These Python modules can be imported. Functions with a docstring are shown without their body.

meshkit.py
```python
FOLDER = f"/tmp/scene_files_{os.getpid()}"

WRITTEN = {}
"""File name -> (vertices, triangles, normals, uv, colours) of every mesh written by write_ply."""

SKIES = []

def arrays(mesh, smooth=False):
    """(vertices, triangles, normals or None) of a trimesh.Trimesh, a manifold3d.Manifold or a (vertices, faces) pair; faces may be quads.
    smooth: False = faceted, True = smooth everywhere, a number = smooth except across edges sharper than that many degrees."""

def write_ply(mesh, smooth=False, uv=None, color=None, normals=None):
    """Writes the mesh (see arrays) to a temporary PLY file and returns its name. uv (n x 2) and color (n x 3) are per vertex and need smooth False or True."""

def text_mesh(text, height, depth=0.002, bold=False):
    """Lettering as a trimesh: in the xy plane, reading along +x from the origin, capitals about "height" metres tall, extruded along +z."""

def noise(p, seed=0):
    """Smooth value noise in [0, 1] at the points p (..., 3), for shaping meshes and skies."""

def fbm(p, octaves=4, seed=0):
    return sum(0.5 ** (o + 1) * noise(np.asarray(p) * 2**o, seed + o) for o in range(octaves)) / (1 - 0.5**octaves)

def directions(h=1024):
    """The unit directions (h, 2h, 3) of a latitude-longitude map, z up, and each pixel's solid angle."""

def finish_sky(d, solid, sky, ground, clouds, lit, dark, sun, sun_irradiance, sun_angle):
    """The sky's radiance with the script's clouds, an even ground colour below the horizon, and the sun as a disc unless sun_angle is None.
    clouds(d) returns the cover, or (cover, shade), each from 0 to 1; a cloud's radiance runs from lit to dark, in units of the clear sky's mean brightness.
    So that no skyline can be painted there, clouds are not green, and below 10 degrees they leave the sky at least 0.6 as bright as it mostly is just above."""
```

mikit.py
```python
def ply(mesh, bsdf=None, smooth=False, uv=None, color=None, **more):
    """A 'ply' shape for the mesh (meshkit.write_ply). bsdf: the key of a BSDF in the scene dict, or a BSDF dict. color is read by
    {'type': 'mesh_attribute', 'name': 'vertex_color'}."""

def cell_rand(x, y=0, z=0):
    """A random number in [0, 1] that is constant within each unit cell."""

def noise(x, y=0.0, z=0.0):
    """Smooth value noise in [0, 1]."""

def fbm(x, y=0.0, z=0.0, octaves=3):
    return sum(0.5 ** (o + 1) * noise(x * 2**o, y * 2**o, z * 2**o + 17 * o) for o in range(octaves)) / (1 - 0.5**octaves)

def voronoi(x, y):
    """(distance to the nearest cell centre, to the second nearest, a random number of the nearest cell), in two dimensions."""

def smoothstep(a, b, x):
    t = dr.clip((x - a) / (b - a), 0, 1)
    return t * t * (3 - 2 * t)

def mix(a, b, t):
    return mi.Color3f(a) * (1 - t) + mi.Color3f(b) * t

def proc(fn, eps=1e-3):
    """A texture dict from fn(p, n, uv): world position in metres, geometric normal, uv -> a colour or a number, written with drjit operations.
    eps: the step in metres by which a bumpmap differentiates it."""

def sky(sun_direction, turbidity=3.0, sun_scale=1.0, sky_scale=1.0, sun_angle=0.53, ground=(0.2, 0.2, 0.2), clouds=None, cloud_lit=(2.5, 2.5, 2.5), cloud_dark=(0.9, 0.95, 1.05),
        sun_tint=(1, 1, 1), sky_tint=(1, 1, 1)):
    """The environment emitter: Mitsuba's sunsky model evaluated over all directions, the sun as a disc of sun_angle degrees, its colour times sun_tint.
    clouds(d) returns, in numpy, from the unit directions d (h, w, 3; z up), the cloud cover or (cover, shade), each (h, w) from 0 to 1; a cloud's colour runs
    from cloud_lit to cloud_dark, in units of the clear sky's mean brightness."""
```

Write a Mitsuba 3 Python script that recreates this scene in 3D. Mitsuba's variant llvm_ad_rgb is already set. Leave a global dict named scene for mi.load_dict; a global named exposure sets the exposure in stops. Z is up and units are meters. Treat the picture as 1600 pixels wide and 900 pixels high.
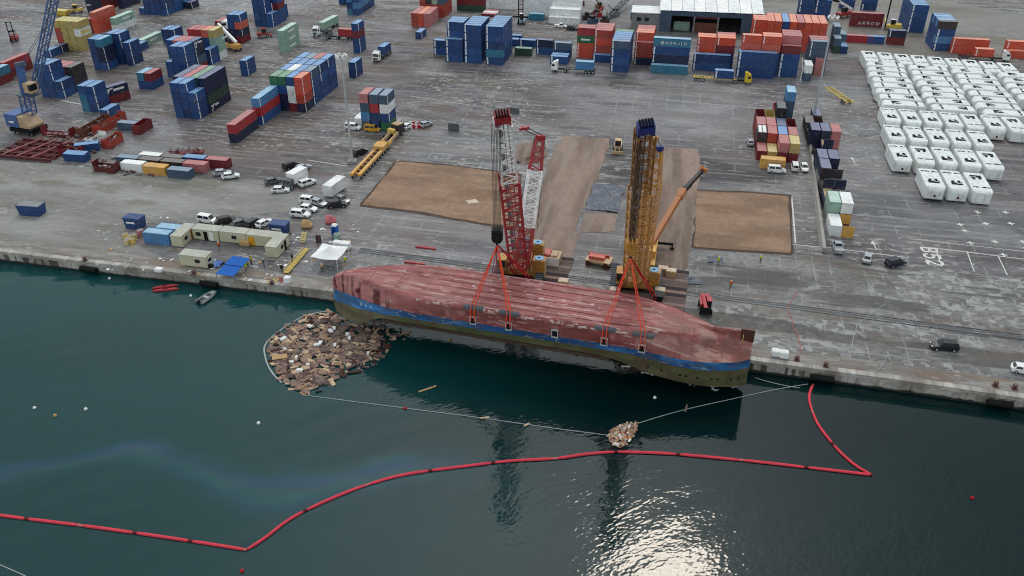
import math, random
import numpy as np, trimesh, shapely
import shapely.geometry as sg
import manifold3d as m3
import drjit as dr, mitsuba as mi
import mikit, meshkit

# ------------------------------------------------------------------ camera, sky, exposure
F, TH, H = 1300.0, math.radians(31.8), 85.8          # focal length in pixels of the 1600 px photo, pitch, height above the quay
T4 = mi.ScalarTransform4f
scene, labels = {}, {}
scene['camera'] = {'type': 'perspective', 'fov': math.degrees(2 * math.atan(800 / F)), 'fov_axis': 'x', 'near_clip': 1.0, 'far_clip': 6000.0,
                   'to_world': T4().look_at(origin=[0, 0, H], target=[0, math.cos(TH), H - math.sin(TH)], up=[0, 0, 1])}
FW, UP = np.array([0, math.cos(TH), -math.sin(TH)]), np.array([0, math.sin(TH), math.cos(TH)])


def ray(x, y):
    return FW * F + np.array([1.0, 0, 0]) * (x - 800) - UP * (y - 450)


_g = ray(1042, 925); _g /= np.linalg.norm(_g)
SUN = np.array([_g[0], _g[1], -_g[2]])                # the sun whose glint lies on the water at the bottom of the photo


_v = ray(800, 930); _v /= np.linalg.norm(_v)
VEIL = np.array([_v[0], _v[1], -_v[2]])               # the bright veil of thin cloud, a little left of the sun


def cloud(d):
    n = meshkit.fbm(np.stack([d[..., 0] * 3.0, d[..., 1] * 3.0, d[..., 2] * 4.0], -1) + 5, 5, seed=3)
    near, veil = np.exp((np.clip(d @ SUN, -1, 1) - 1) * 40), np.exp((np.clip(d @ VEIL, -1, 1) - 1) * 22)
    east = np.clip((d[..., 0] - 0.10) * 4, 0, 1)
    return np.ones(d.shape[:2]), np.clip(0.915 + 0.13 * (n - 0.5) * 2 + 0.06 * east - (0.62 * veil + 0.25 * near) * (0.55 + 0.9 * n), 0, 1)


scene['sky'] = mikit.sky(SUN, turbidity=3, sun_scale=0.05, sun_angle=7.0, sun_tint=(0.90, 0.97, 1.10), clouds=cloud, cloud_lit=(6.5, 6.6, 6.7), cloud_dark=(0.70, 0.82, 0.90), ground=(0.05, 0.08, 0.09))
exposure = 2.7

# ------------------------------------------------------------------ geometry helpers
YAW = math.radians(-12.0)                             # the yard grid: s runs along the quay, t runs inland
SX, SY = np.array([math.cos(YAW), math.sin(YAW)]), np.array([-math.sin(YAW), math.cos(YAW)])
WATER = -2.6


def G(x, y, z=0.0):
    """where the photo's pixel meets the horizontal plane at height z"""
    d = ray(x, y); t = (z - H) / d[2]
    return np.array([d[0] * t, d[1] * t, z])


def Q(x, y, Y):
    """where the photo's pixel meets the upright plane at distance Y"""
    d = ray(x, y); t = Y / d[1]
    return np.array([d[0] * t, Y, H + d[2] * t])


def ST(p):
    return np.array([p[0] * SX[0] + p[1] * SX[1], p[0] * SY[0] + p[1] * SY[1]])


def XY(s, t, z=0.0):
    return np.array([s * SX[0] + t * SY[0], s * SX[1] + t * SY[1], z])


def place(p, yaw=0.0, tilt=None, scale=None):
    m = T4().translate([float(v) for v in (list(p) + [0.0])[:3]]) @ T4().rotate([0, 0, 1], float(yaw))
    if tilt: m = m @ T4().rotate(tilt[:3], float(tilt[3]))
    if scale: m = m @ T4().scale(scale)
    return m


# palette of paint colours (linear)
def lin(r, g, b):
    f = lambda v: (v / 255 / 12.92) if v <= 10 else ((v / 255 + 0.055) / 1.055) ** 2.4
    return f(r), f(g), f(b)


PALETTE = []
COL = {}


def colour(name, r, g, b):
    COL[name] = len(PALETTE); PALETTE.append(lin(r, g, b))


for _row in '''b 20 68 128;b2 26 78 140;b3 16 58 112;B 26 38 72;c 58 128 182;t 28 118 150;s 62 88 112;r 122 26 34;R 176 34 44;o 214 70 34;O 176 58 36;P 206 88 66;p 196 112 112;g 26 108 62;G 40 74 58
m 138 176 156;w 226 228 226;y 184 160 74;Y 218 158 34;k 56 48 50;d 74 46 40;x 20 20 22;a 130 132 132;l 176 180 180;white 238 238 236;silver 168 172 176;grey 92 96 102;black 24 25 28;navy 24 28 48
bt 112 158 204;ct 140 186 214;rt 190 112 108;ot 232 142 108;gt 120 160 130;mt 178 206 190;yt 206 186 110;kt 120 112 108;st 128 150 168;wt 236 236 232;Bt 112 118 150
cab 196 192 164;cabroof 176 176 160;cred 178 24 36;cwhite 240 238 234;cyel 190 128 26;cyd 150 96 22;cbrown 96 62 26;cblue 32 52 128;sling 240 86 58;hook 16 16 16;rope 60 56 54;wood 164 134 112;wood2 138 116 106;wood3 104 88 84;wood4 204 178 148;tan 190 156 110
tyre 22 22 23;glass 18 22 26;lamp 230 226 210;tail 150 20 20;vest 196 214 40;orange 226 106 36;skin 170 120 92;trouser 40 44 60;conc 150 146 138;boomred 222 70 84;foam 232 232 228;blueplastic 44 104 188;tarpblue 58 70 90;rust 112 60 40;rust2 88 46 34;yellow 220 186 40;crane 60 98 160;ice 150 190 214;paintw 208 205 198;maroon 98 26 30;olive 96 92 40;tele 192 112 42;shell 234 238 235'''.replace('\n', ';').split(';'):
    _p = _row.split(); colour(_p[0], *map(int, _p[1:]))
_PALF = mi.Float(np.array(PALETTE, np.float32).ravel().tolist())


def pal(uv):
    i = mi.UInt32(dr.clip(mi.Int32(dr.floor(uv[0])), 0, len(PALETTE) - 1)) * 3
    return mi.Color3f(dr.gather(mi.Float, _PALF, i), dr.gather(mi.Float, _PALF, i + 1), dr.gather(mi.Float, _PALF, i + 2))


def sst(p):
    return p[0] * float(SX[0]) + p[1] * float(SX[1]), p[0] * float(SY[0]) + p[1] * float(SY[1])


noise, fbm, smooth, mix = mikit.noise, mikit.fbm, mikit.smoothstep, mikit.mix


def weathered(p, n, uv):
    c = pal(uv)
    a = fbm(p[0] * 0.5, p[1] * 0.5, p[2] * 0.7)
    streak = noise(p[0] * 3.1, p[1] * 3.1, p[2] * 0.35)
    g = mi.luminance(c)
    c = mix(c * (0.74 + 0.52 * a), mi.Color3f(g, g, g) * 1.1, 0.05 + 0.22 * noise(p[0] * 0.21, p[1] * 0.21, p[2] * 0.5))
    c = mix(c, mi.Color3f(0.16, 0.10, 0.07), 0.5 * smooth(0.66, 0.92, streak) * smooth(0.35, 0.7, a))
    return mix(c, mi.Color3f(0.30, 0.29, 0.28), 0.20 * smooth(0.55, 0.85, fbm(p[0] * 1.7, p[1] * 1.7, p[2] * 1.7)))


def clean(p, n, uv):
    return pal(uv) * (0.93 + 0.14 * noise(p[0] * 1.3, p[1] * 1.3, p[2] * 1.3))


def two(b):
    return {'type': 'twosided', 'b': b}


def pr(tex, rough=0.5, spec=0.5, **k):
    return two({'type': 'principled', 'base_color': tex, 'roughness': rough, 'specular': spec, **k})


scene['paint'] = pr(mikit.proc(weathered), 0.45, 0.5)
scene['gloss'] = pr(mikit.proc(clean), 0.22, 0.6, clearcoat=0.5, clearcoat_gloss=0.9)
def housing(p, n, uv):
    return pal(uv) * (0.86 + 0.16 * fbm(p[0] * 0.4, p[1] * 0.4, p[2] * 0.5)) * mix((0.80, 0.80, 0.78), (1, 1, 1), smooth(0.25, 0.55, noise(p[0] * 2.2, p[1] * 2.2, p[2] * 0.5)))


scene['housing'] = pr(mikit.proc(housing), 0.4, 0.5)
scene['matte'] = pr(mikit.proc(clean), 0.8, 0.25)
scene['window'] = pr({'type': 'rgb', 'value': [0.012, 0.015, 0.018]}, 0.08, 0.6)


class MB:
    """collects boxes, bars, tubes and faces with a palette colour each; becomes ONE mesh"""

    def __init__(self):
        self.v, self.f, self.c, self.n = [], [], [], 0

    def add(self, v, f, col):
        v, f = np.asarray(v, float).reshape(-1, 3), np.asarray(f, int)
        if f.shape[1] == 4: f = np.vstack([f[:, [0, 1, 2]], f[:, [0, 2, 3]]])
        self.v.append(v); self.f.append(f + self.n); self.n += len(v)
        self.c.append(np.full(len(v), COL[col] + 0.5)); return self

    def mesh(self, m, col):
        if hasattr(m, 'to_mesh'):
            q = m.to_mesh(); return self.add(q.vert_properties[:, :3], q.tri_verts, col)
        return self.add(m.vertices, m.faces, col)

    def box(self, x0, y0, z0, x1, y1, z1, col):
        v = [(x, y, z) for x in (x0, x1) for y in (y0, y1) for z in (z0, z1)]
        return self.add(v, [[0, 1, 3, 2], [4, 6, 7, 5], [0, 4, 5, 1], [2, 3, 7, 6], [0, 2, 6, 4], [1, 5, 7, 3]], col)

    def bar(self, p, q, w, col, h=None, up=(0, 0, 1)):
        p, q = np.asarray(p, float), np.asarray(q, float); h = h or w
        d = q - p; d /= np.linalg.norm(d) + 1e-12
        a = np.cross(d, up)
        if np.linalg.norm(a) < 1e-3: a = np.cross(d, (1, 0, 0))
        a /= np.linalg.norm(a); b = np.cross(a, d)
        v = [e + i * a * w / 2 + j * b * h / 2 for e in (p, q) for i, j in ((-1, -1), (1, -1), (1, 1), (-1, 1))]
        return self.add(v, [[0, 3, 2, 1], [4, 5, 6, 7], [0, 1, 5, 4], [1, 2, 6, 5], [2, 3, 7, 6], [3, 0, 4, 7]], col)

    def tube(self, pts, r, col, n=6, cap=True):
        p = np.asarray(pts, float); t = np.gradient(p, axis=0); t /= np.linalg.norm(t, axis=1, keepdims=True) + 1e-12
        a = np.cross(t, np.where(np.abs(t[:, 2:]) < 0.9, [0, 0, 1.0], [1.0, 0, 0])); a /= np.linalg.norm(a, axis=1, keepdims=True) + 1e-12
        b = np.cross(t, a); g = np.arange(n) * 2 * np.pi / n
        rr = np.broadcast_to(r, (len(p),))[:, None, None]
        v = (p[:, None] + rr * (np.cos(g)[None, :, None] * a[:, None] + np.sin(g)[None, :, None] * b[:, None])).reshape(-1, 3)
        i, j = np.meshgrid(np.arange(len(p) - 1), np.arange(n), indexing='ij')
        q = np.stack([i * n + j, i * n + (j + 1) % n, (i + 1) * n + (j + 1) % n, (i + 1) * n + j], -1).reshape(-1, 4)
        f = np.vstack([q[:, [0, 1, 2]], q[:, [0, 2, 3]]])
        if cap:
            e = (len(p) - 1) * n
            f = np.vstack([f, [[0, k + 1, k] for k in range(1, n - 1)], [[e, e + k, e + k + 1] for k in range(1, n - 1)]])
        return self.add(v, f, col)

    def prism(self, poly, z0, z1, col):
        m = trimesh.creation.extrude_polygon(sg.Polygon(poly), z1 - z0, engine='earcut'); m.apply_translation([0, 0, z0])
        return self.mesh(m, col)

    def hull(self, pts, col):
        return self.mesh(trimesh.convex.convex_hull(np.asarray(pts, float)), col)

    def sheet(self, pts, col):
        n = len(pts); return self.add(pts, [[0, k, k + 1] for k in range(1, n - 1)], col)

    def ply(self, bsdf='paint', smooth=False):
        v, f, c = np.vstack(self.v), np.vstack(self.f), np.concatenate(self.c)
        m = trimesh.Trimesh(v, f, process=False)
        if smooth:                                     # split at sharp edges, keep the colour index
            w = trimesh.Trimesh(v, f, process=False); fc = c[f[:, 0]]
            w.merge_vertices(); fa = w.faces
            keep = np.ones(len(fa), bool)
            sm = trimesh.graph.smooth_shade(trimesh.Trimesh(w.vertices, fa, process=False), angle=math.radians(smooth), facet_minarea=None)
            cc = np.full(len(sm.vertices), c[0])
            if len(sm.faces) == len(fc):
                cc[sm.faces.ravel()] = np.repeat(fc, 3)
            return mikit.ply(sm, bsdf, True, uv=np.stack([cc, np.full(len(cc), 0.5)], 1))
        return mikit.ply(m, bsdf, False, uv=np.stack([c, np.full(len(c), 0.5)], 1))


_count = {}


def key(name):
    k = name if name not in _count else f'{name}_{_count[name]:03d}'
    _count[name] = _count.get(name, 0) + 1
    while k in labels: k = f'{name}_{_count[name]:03d}'; _count[name] += 1
    return k


def thing(name, label, cat, group=None, kind=None):
    k = key(name); labels[k] = {'label': label, 'category': cat}
    if group: labels[k]['group'] = group
    if kind: labels[k]['kind'] = kind
    return k


def part(k, name, shape, to=None, label=None, kind=None):
    if k is None: return None
    n = f'{k}__{name}'; i = 1
    while n in scene: n = f'{k}__{name}_{i:03d}'; i += 1
    scene[n] = {**shape, 'to_world': to} if to is not None else shape
    if label or kind:
        labels[n] = {}
        if label: labels[n]['label'] = label
        if kind: labels[n]['kind'] = kind
    return n


def solo(name, shape, label, cat, to=None, group=None, kind=None):
    k = thing(name, label, cat, group, kind)
    scene[k] = {**shape, 'to_world': to} if to is not None else shape
    return k


def struct(name, shape, label=None):
    k = key(name); scene[k] = shape; labels[k] = {'kind': 'structure'}
    if label: labels[k]['label'] = label
    return k


# ------------------------------------------------------------------ ground, quay and water
def yard(p, n, uv):
    s, t = sst(p)
    big = fbm(s * 0.018, t * 0.03, 3.0)
    mid = fbm(s * 0.10, t * 0.22, 7.0)
    fine = fbm(s * 0.9, t * 2.2, 1.0, octaves=4)
    c = mix((0.100, 0.096, 0.101), (0.160, 0.154, 0.159), smooth(0.3, 0.72, mid))
    c = c * (0.66 + 0.68 * big) * (0.60 + 0.80 * fine)
    # brown mud, oil and rust under the container rows on the left and far side
    left = smooth(-20.0, -70.0, s) * smooth(168.0, 185.0, t)
    mud = smooth(0.50, 0.66, fbm(s * 0.07, t * 0.19, 21.0)) * (0.25 + 0.75 * left)
    c = mix(c, (0.088, 0.066, 0.046), 0.75 * mud)
    c = mix(c, (0.030, 0.028, 0.030), 0.60 * smooth(0.60, 0.74, fbm(s * 0.05, t * 0.13, 41.0)))
    # slab joints every five metres, broken and pale
    js, jt = dr.abs(s / 4.9 - dr.round(s / 4.9)) * 4.9, dr.abs(t / 4.7 - dr.round(t / 4.7)) * 4.7
    wear = fbm(s * 0.35, t * 0.35, 55.0)
    joint = dr.maximum(smooth(0.30, 0.10, jt), 0.6 * smooth(0.26, 0.08, js)) * smooth(0.46, 0.62, wear)
    c = mix(c, (0.30, 0.29, 0.27), 0.75 * joint)
    # scraps of old white paint and cement, stretched along the rows
    c = mix(c, (0.150, 0.115, 0.110), 0.55 * smooth(0.52, 0.68, fbm(s * 0.035, t * 0.16, 77.0, octaves=4)))
    old = smooth(0.61, 0.72, fbm(s * 0.55, t * 1.5, 90.0, octaves=4)) * smooth(0.40, 0.60, fbm(s * 0.03, t * 0.05, 95.0))
    c = mix(c, (0.36, 0.35, 0.33), 0.8 * old)
    streak = smooth(0.56, 0.76, fbm(s * 0.07, t * 1.1, 33.0, octaves=4))
    c = mix(c, (0.24, 0.225, 0.21), 0.62 * streak)
    # far away: gravel beyond the yard
    far = smooth(318.0, 326.0, t + 4 * mid) * smooth(-20.0, 40.0, s)
    c = mix(c, (0.17, 0.155, 0.125), far * (0.45 + 0.5 * mid))
    return c


def yard_rough(p, n, uv):
    s, t = sst(p)
    return 0.34 + 0.42 * smooth(0.36, 0.62, fbm(s * 0.02, t * 0.06, 12.0))


def apron(p, n, uv):
    s, t = sst(p)
    mid, fine = fbm(s * 0.12, t * 0.25, 2.0), fbm(s * 1.3, t * 2.2, 5.0, octaves=4)
    c = mix((0.130, 0.126, 0.123), (0.205, 0.200, 0.194), smooth(0.3, 0.7, mid)) * (0.50 + 1.0 * fine)
    pale = smooth(0.53, 0.62, fbm(s * 0.8, t * 0.9, 60.0, octaves=5)) * smooth(0.36, 0.56, fbm(s * 0.06, t * 0.1, 61.0))
    c = mix(c, (0.37, 0.365, 0.355), 0.80 * pale)
    js, jt = dr.abs(s / 3.3 - dr.round(s / 3.3)) * 3.3, dr.abs(t / 3.1 - dr.round(t / 3.1)) * 3.1
    j = dr.maximum(smooth(0.24, 0.08, jt), smooth(0.22, 0.07, js)) * smooth(0.44, 0.6, fbm(s * 0.4, t * 0.4, 71.0))
    c = mix(c, (0.32, 0.31, 0.30), 0.7 * j)
    c = mix(c, (0.055, 0.052, 0.052), 0.75 * smooth(0.54, 0.68, fbm(s * 0.05, t * 0.35, 15.0, octaves=4)))
    return mix(c, (0.13, 0.10, 0.075), 0.5 * smooth(0.55, 0.72, fbm(s * 0.1, t * 0.5, 19.0)))


def dusty(p, n, uv):
    s, t = sst(p)
    mid, fine = fbm(s * 0.05, t * 0.16, 4.0), fbm(s * 0.5, t * 1.4, 6.0)
    c = mix((0.205, 0.200, 0.182), (0.285, 0.280, 0.262), smooth(0.3, 0.7, mid)) * (0.82 + 0.36 * fine)
    c = mix(c, (0.15, 0.12, 0.09), 0.55 * smooth(0.58, 0.74, fbm(s * 0.09, t * 0.22, 31.0)))
    return mix(c, (0.36, 0.355, 0.34), 0.55 * smooth(0.70, 0.80, fbm(s * 0.6, t * 1.2, 8.0)))


def quay_strip(p, n, uv):
    s, t = sst(p)
    mid, fine = fbm(s * 0.09, t * 0.6, 4.0), fbm(s * 0.8, t * 1.9, 6.0)
    c = mix((0.165, 0.147, 0.132), (0.265, 0.245, 0.222), smooth(0.3, 0.7, mid)) * (0.72 + 0.56 * fine)
    c = mix(c, (0.17, 0.11, 0.07), 0.6 * smooth(0.56, 0.72, fbm(s * 0.13, t * 0.5, 31.0)))
    return mix(c, (0.37, 0.35, 0.32), 0.55 * smooth(0.64, 0.76, fbm(s * 0.5, t * 1.6, 8.0)))


def wall_tex(p, n, uv):
    s, t = sst(p)
    a = fbm(s * 0.5, p[2] * 0.8, 2.0)
    c = mix((0.34, 0.315, 0.275), (0.47, 0.445, 0.40), smooth(0.3, 0.7, a)) * (0.8 + 0.4 * noise(s * 3, p[2] * 3))
    run = smooth(0.46, 0.66, noise(s * 1.7, p[2] * 0.16, 5.0)) * smooth(0.30, 0.55, fbm(s * 0.10, 3.0, 9.0))
    c = mix(c, (0.040, 0.032, 0.027), 0.85 * run * smooth(-0.25, -0.7, p[2] + 0.5 * noise(s * 2.0, 1.0)))
    c = mix(c, (0.10, 0.066, 0.042), 0.6 * smooth(0.55, 0.75, noise(s * 0.28, 8.0)) * smooth(0.3, 0.6, a))
    return mix(c, (0.020, 0.024, 0.020), smooth(-1.75, -2.15, p[2] + 0.25 * noise(s * 1.2, 4.0)))     # darker towards the water line


def sand(p, n, uv):
    s, t = sst(p)
    mid, fine = fbm(s * 0.09, t * 0.2, 2.0), fbm(s * 1.3, t * 1.3, 8.0)
    c = mix((0.245, 0.155, 0.105), (0.335, 0.215, 0.150), smooth(0.3, 0.7, mid)) * (0.84 + 0.32 * fine)
    rut = smooth(0.50, 0.72, fbm(s * 0.14 + 0.8 * noise(s * 0.1, t * 0.1), t * 0.9, 5.0))
    c = mix(c, (0.19, 0.150, 0.115), 0.45 * rut)
    return mix(c, (0.42, 0.31, 0.20), 0.30 * smooth(0.62, 0.78, fbm(s * 0.5, t * 0.8, 44.0)))


def lane(p, n, uv):
    s, t = sst(p)
    mid, fine = fbm(s * 0.25, t * 0.05, 2.0), fbm(s * 1.3, t * 0.9, 8.0)
    c = mix((0.190, 0.135, 0.108), (0.300, 0.215, 0.172), smooth(0.3, 0.7, mid)) * (0.82 + 0.36 * fine)
    return mix(c, (0.30, 0.245, 0.205), 0.55 * smooth(0.50, 0.72, fbm(s * 0.9, t * 0.07, 5.0)))


scene['yard_mat'] = pr(mikit.proc(yard), mikit.proc(yard_rough), 0.45)
scene['apron_mat'] = pr(mikit.proc(apron), 0.6, 0.35)
scene['dusty_mat'] = pr(mikit.proc(dusty), 0.65, 0.35)
scene['strip_mat'] = pr(mikit.proc(quay_strip), 0.6, 0.35)
scene['wall_mat'] = pr(mikit.proc(wall_tex), 0.75, 0.3)
scene['sand_mat'] = pr(mikit.proc(sand), 0.9, 0.15)
scene['lane_mat'] = pr(mikit.proc(lane), 0.8, 0.25)

QE = [(-60, 386), (0, 393), (130, 408.5), (258, 424), (390, 439.5), (516, 455), (740, 491), (960, 528), (1176, 563), (1400, 593), (1600, 622), (1720, 639)]
EDGE = [G(*q)[:2] for q in QE]
EDGE = [EDGE[0] + (EDGE[0] - EDGE[1]) / np.linalg.norm(EDGE[0] - EDGE[1]) * 1500] + EDGE + [EDGE[-1] + (EDGE[-1] - EDGE[-2]) / np.linalg.norm(EDGE[-1] - EDGE[-2]) * 1500]


def inland(d):
    return [e + SY * d for e in EDGE]


def flat(poly, z, thick=0.0):
    p = sg.Polygon([q[:2] for q in poly])
    if not p.is_valid: p = p.buffer(0)
    if thick: 
        m = trimesh.creation.extrude_polygon(p, thick, engine='earcut'); m.apply_translation([0, 0, z]); return m
    v, f = trimesh.creation.triangulate_polygon(p, engine='earcut')
    v = np.c_[v, np.full(len(v), z)]
    m = trimesh.Trimesh(v, f, process=False)
    if m.face_normals[:, 2].mean() < 0: m.invert()
    return m


def rough_poly(pts, amp=0.35, step=2.0, seed=0):
    ring = sg.Polygon([p[:2] for p in pts]).exterior
    n = max(8, int(ring.length / step)); out = []
    for k in range(n):
        q = ring.interpolate(k / n, normalized=True); o = meshkit.noise(np.array([[q.x * 0.3, q.y * 0.3, seed], [q.x * 0.3, q.y * 0.3, seed + 9.5]])) - 0.5
        out.append((q.x + o[0] * 2 * amp, q.y + o[1] * 2 * amp))
    return out


struct('yard_ground', mikit.ply(flat(inland(1.2) + [EDGE[-1] + SY * 4000, EDGE[0] + SY * 4000], 0.0), 'yard_mat'))
struct('quay_apron', mikit.ply(flat(inland(4.6)[6:] + [EDGE[-1] + SY * 50, G(1600, 436)[:2], G(1395, 417)[:2], G(1240, 397)[:2], G(1080, 392)[:2], G(1050, 440)[:2], G(905, 440)[:2], G(760, 415)[:2], G(600, 392)[:2], G(545, 402)[:2]], 0.004), 'apron_mat'))
struct('dusty_ground', mikit.ply(flat(rough_poly(inland(4.4)[:5] + [G(300, 420)[:2], G(240, 395)[:2], G(200, 375)[:2], G(230, 345)[:2], G(480, 330)[:2], G(480, 302)[:2], G(330, 280)[:2], G(140, 262)[:2], G(0, 250)[:2], G(-120, 236)[:2], EDGE[0] + SY * 45], 0.8, 3.0, 3), 0.008), 'dusty_mat'))
struct('quay_edge_strip', mikit.ply(flat(inland(1.2) + inland(4.6)[::-1], 0.012), 'strip_mat'))

# the quay wall: cope beam and face panels with open joints
k = thing('quay_wall', 'long stained concrete quay wall along the water', 'quay wall')
cope = MB(); 
ins = inland(1.2)
for i in range(len(EDGE) - 1):
    a0, a1, b0, b1 = EDGE[i], EDGE[i + 1], ins[i], ins[i + 1]
    cope.add([(*a0, 0.02), (*a1, 0.02), (*b1, 0.02), (*b0, 0.02), (*(a0), -0.75), (*(a1), -0.75)], [[0, 1, 2, 3], [4, 5, 1, 0]], 'conc')
part(k, 'cope_beam', cope.ply('wall_mat'))
_line = sg.LineString(EDGE[1:-1]); _off = sg.LineString([e + SY * 0.25 for e in EDGE[1:-1]])
L_ = _line.length; u = 0.0; rng = random.Random(4)
while u < L_ - 1:
    w = min(8.6, L_ - u)
    p0, p1 = np.array(_line.interpolate(u + 0.05).coords[0]), np.array(_line.interpolate(u + w - 0.05).coords[0])
    inset = SY * (0.16 + rng.random() * 0.06)
    part(k, 'panel', MB().box(0, 0, -4.2, np.linalg.norm(p1 - p0), 1.0, -0.75, 'conc').ply('wall_mat'), place([*(p0 + inset), 0], math.degrees(math.atan2(*(p1 - p0)[::-1]))))
    u += w
for a_, b_ in ((EDGE[0], EDGE[1]), (EDGE[-2], EDGE[-1])):
    part(k, 'panel', MB().box(0, 0, -4.2, np.linalg.norm(b_ - a_), 1.0, -0.75, 'conc').ply('wall_mat'), place([*(a_ + SY * 0.2), 0], math.degrees(math.atan2(*(b_ - a_)[::-1]))))
back = MB()
back.add([(*(e + SY * 0.9), z) for e in EDGE for z in (-6, -0.5)], [[2 * i, 2 * i + 2, 2 * i + 3, 2 * i + 1] for i in range(len(EDGE) - 1)], 'x')
part(k, 'core', back.ply('wall_mat'))


def water_col(p, n, uv):
    # an oil film: a pale bluish band with faint rainbow tints
    x, y = p[0], p[1]
    film_y = mi.Float(0.0); film_y = film_y + 89.0
    for cx, h, w0 in ((-59.0, 6.6, 13.0), (-33.0, -2.2, 12.0), (-12.0, 3.5, 12.0)):     # where the current has bent it
        film_y = film_y + h * dr.exp(-dr.square((x - cx) / w0))
    d = y - film_y + 2.0 * (fbm(x * 0.12, y * 0.25, 2.0) - 0.5) * 2
    w = 1.3 + 1.8 * smooth(-75, -30, x)
    band = dr.exp(-dr.square(d / w)) * smooth(-120, -80, x) * smooth(2, -22, x) * (0.4 + 1.0 * fbm(x * 0.08, y * 0.6, 6.0, octaves=4))
    sky_silt = smooth(30.0, -35.0, x + 14 * fbm(x * 0.03, y * 0.06, 5.0))     # mostly paler sky reflection to the left, painted into the colour; partly turbidity
    base = mix((0.0010, 0.0140, 0.0145), (0.0050, 0.0460, 0.0480), sky_silt) * (0.8 + 0.4 * fbm(x * 0.02, y * 0.05, 1.0))
    ph = d * 1.4 + 3 * fbm(x * 0.1, y * 0.1, 9.0)
    film = mi.Color3f(0.020 + 0.008 * dr.sin(ph), 0.080 + 0.014 * dr.sin(ph + 2.1), 0.112 + 0.016 * dr.sin(ph + 4.2))
    return mix(base, film, dr.clip(0.75 * band, 0, 1))


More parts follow.
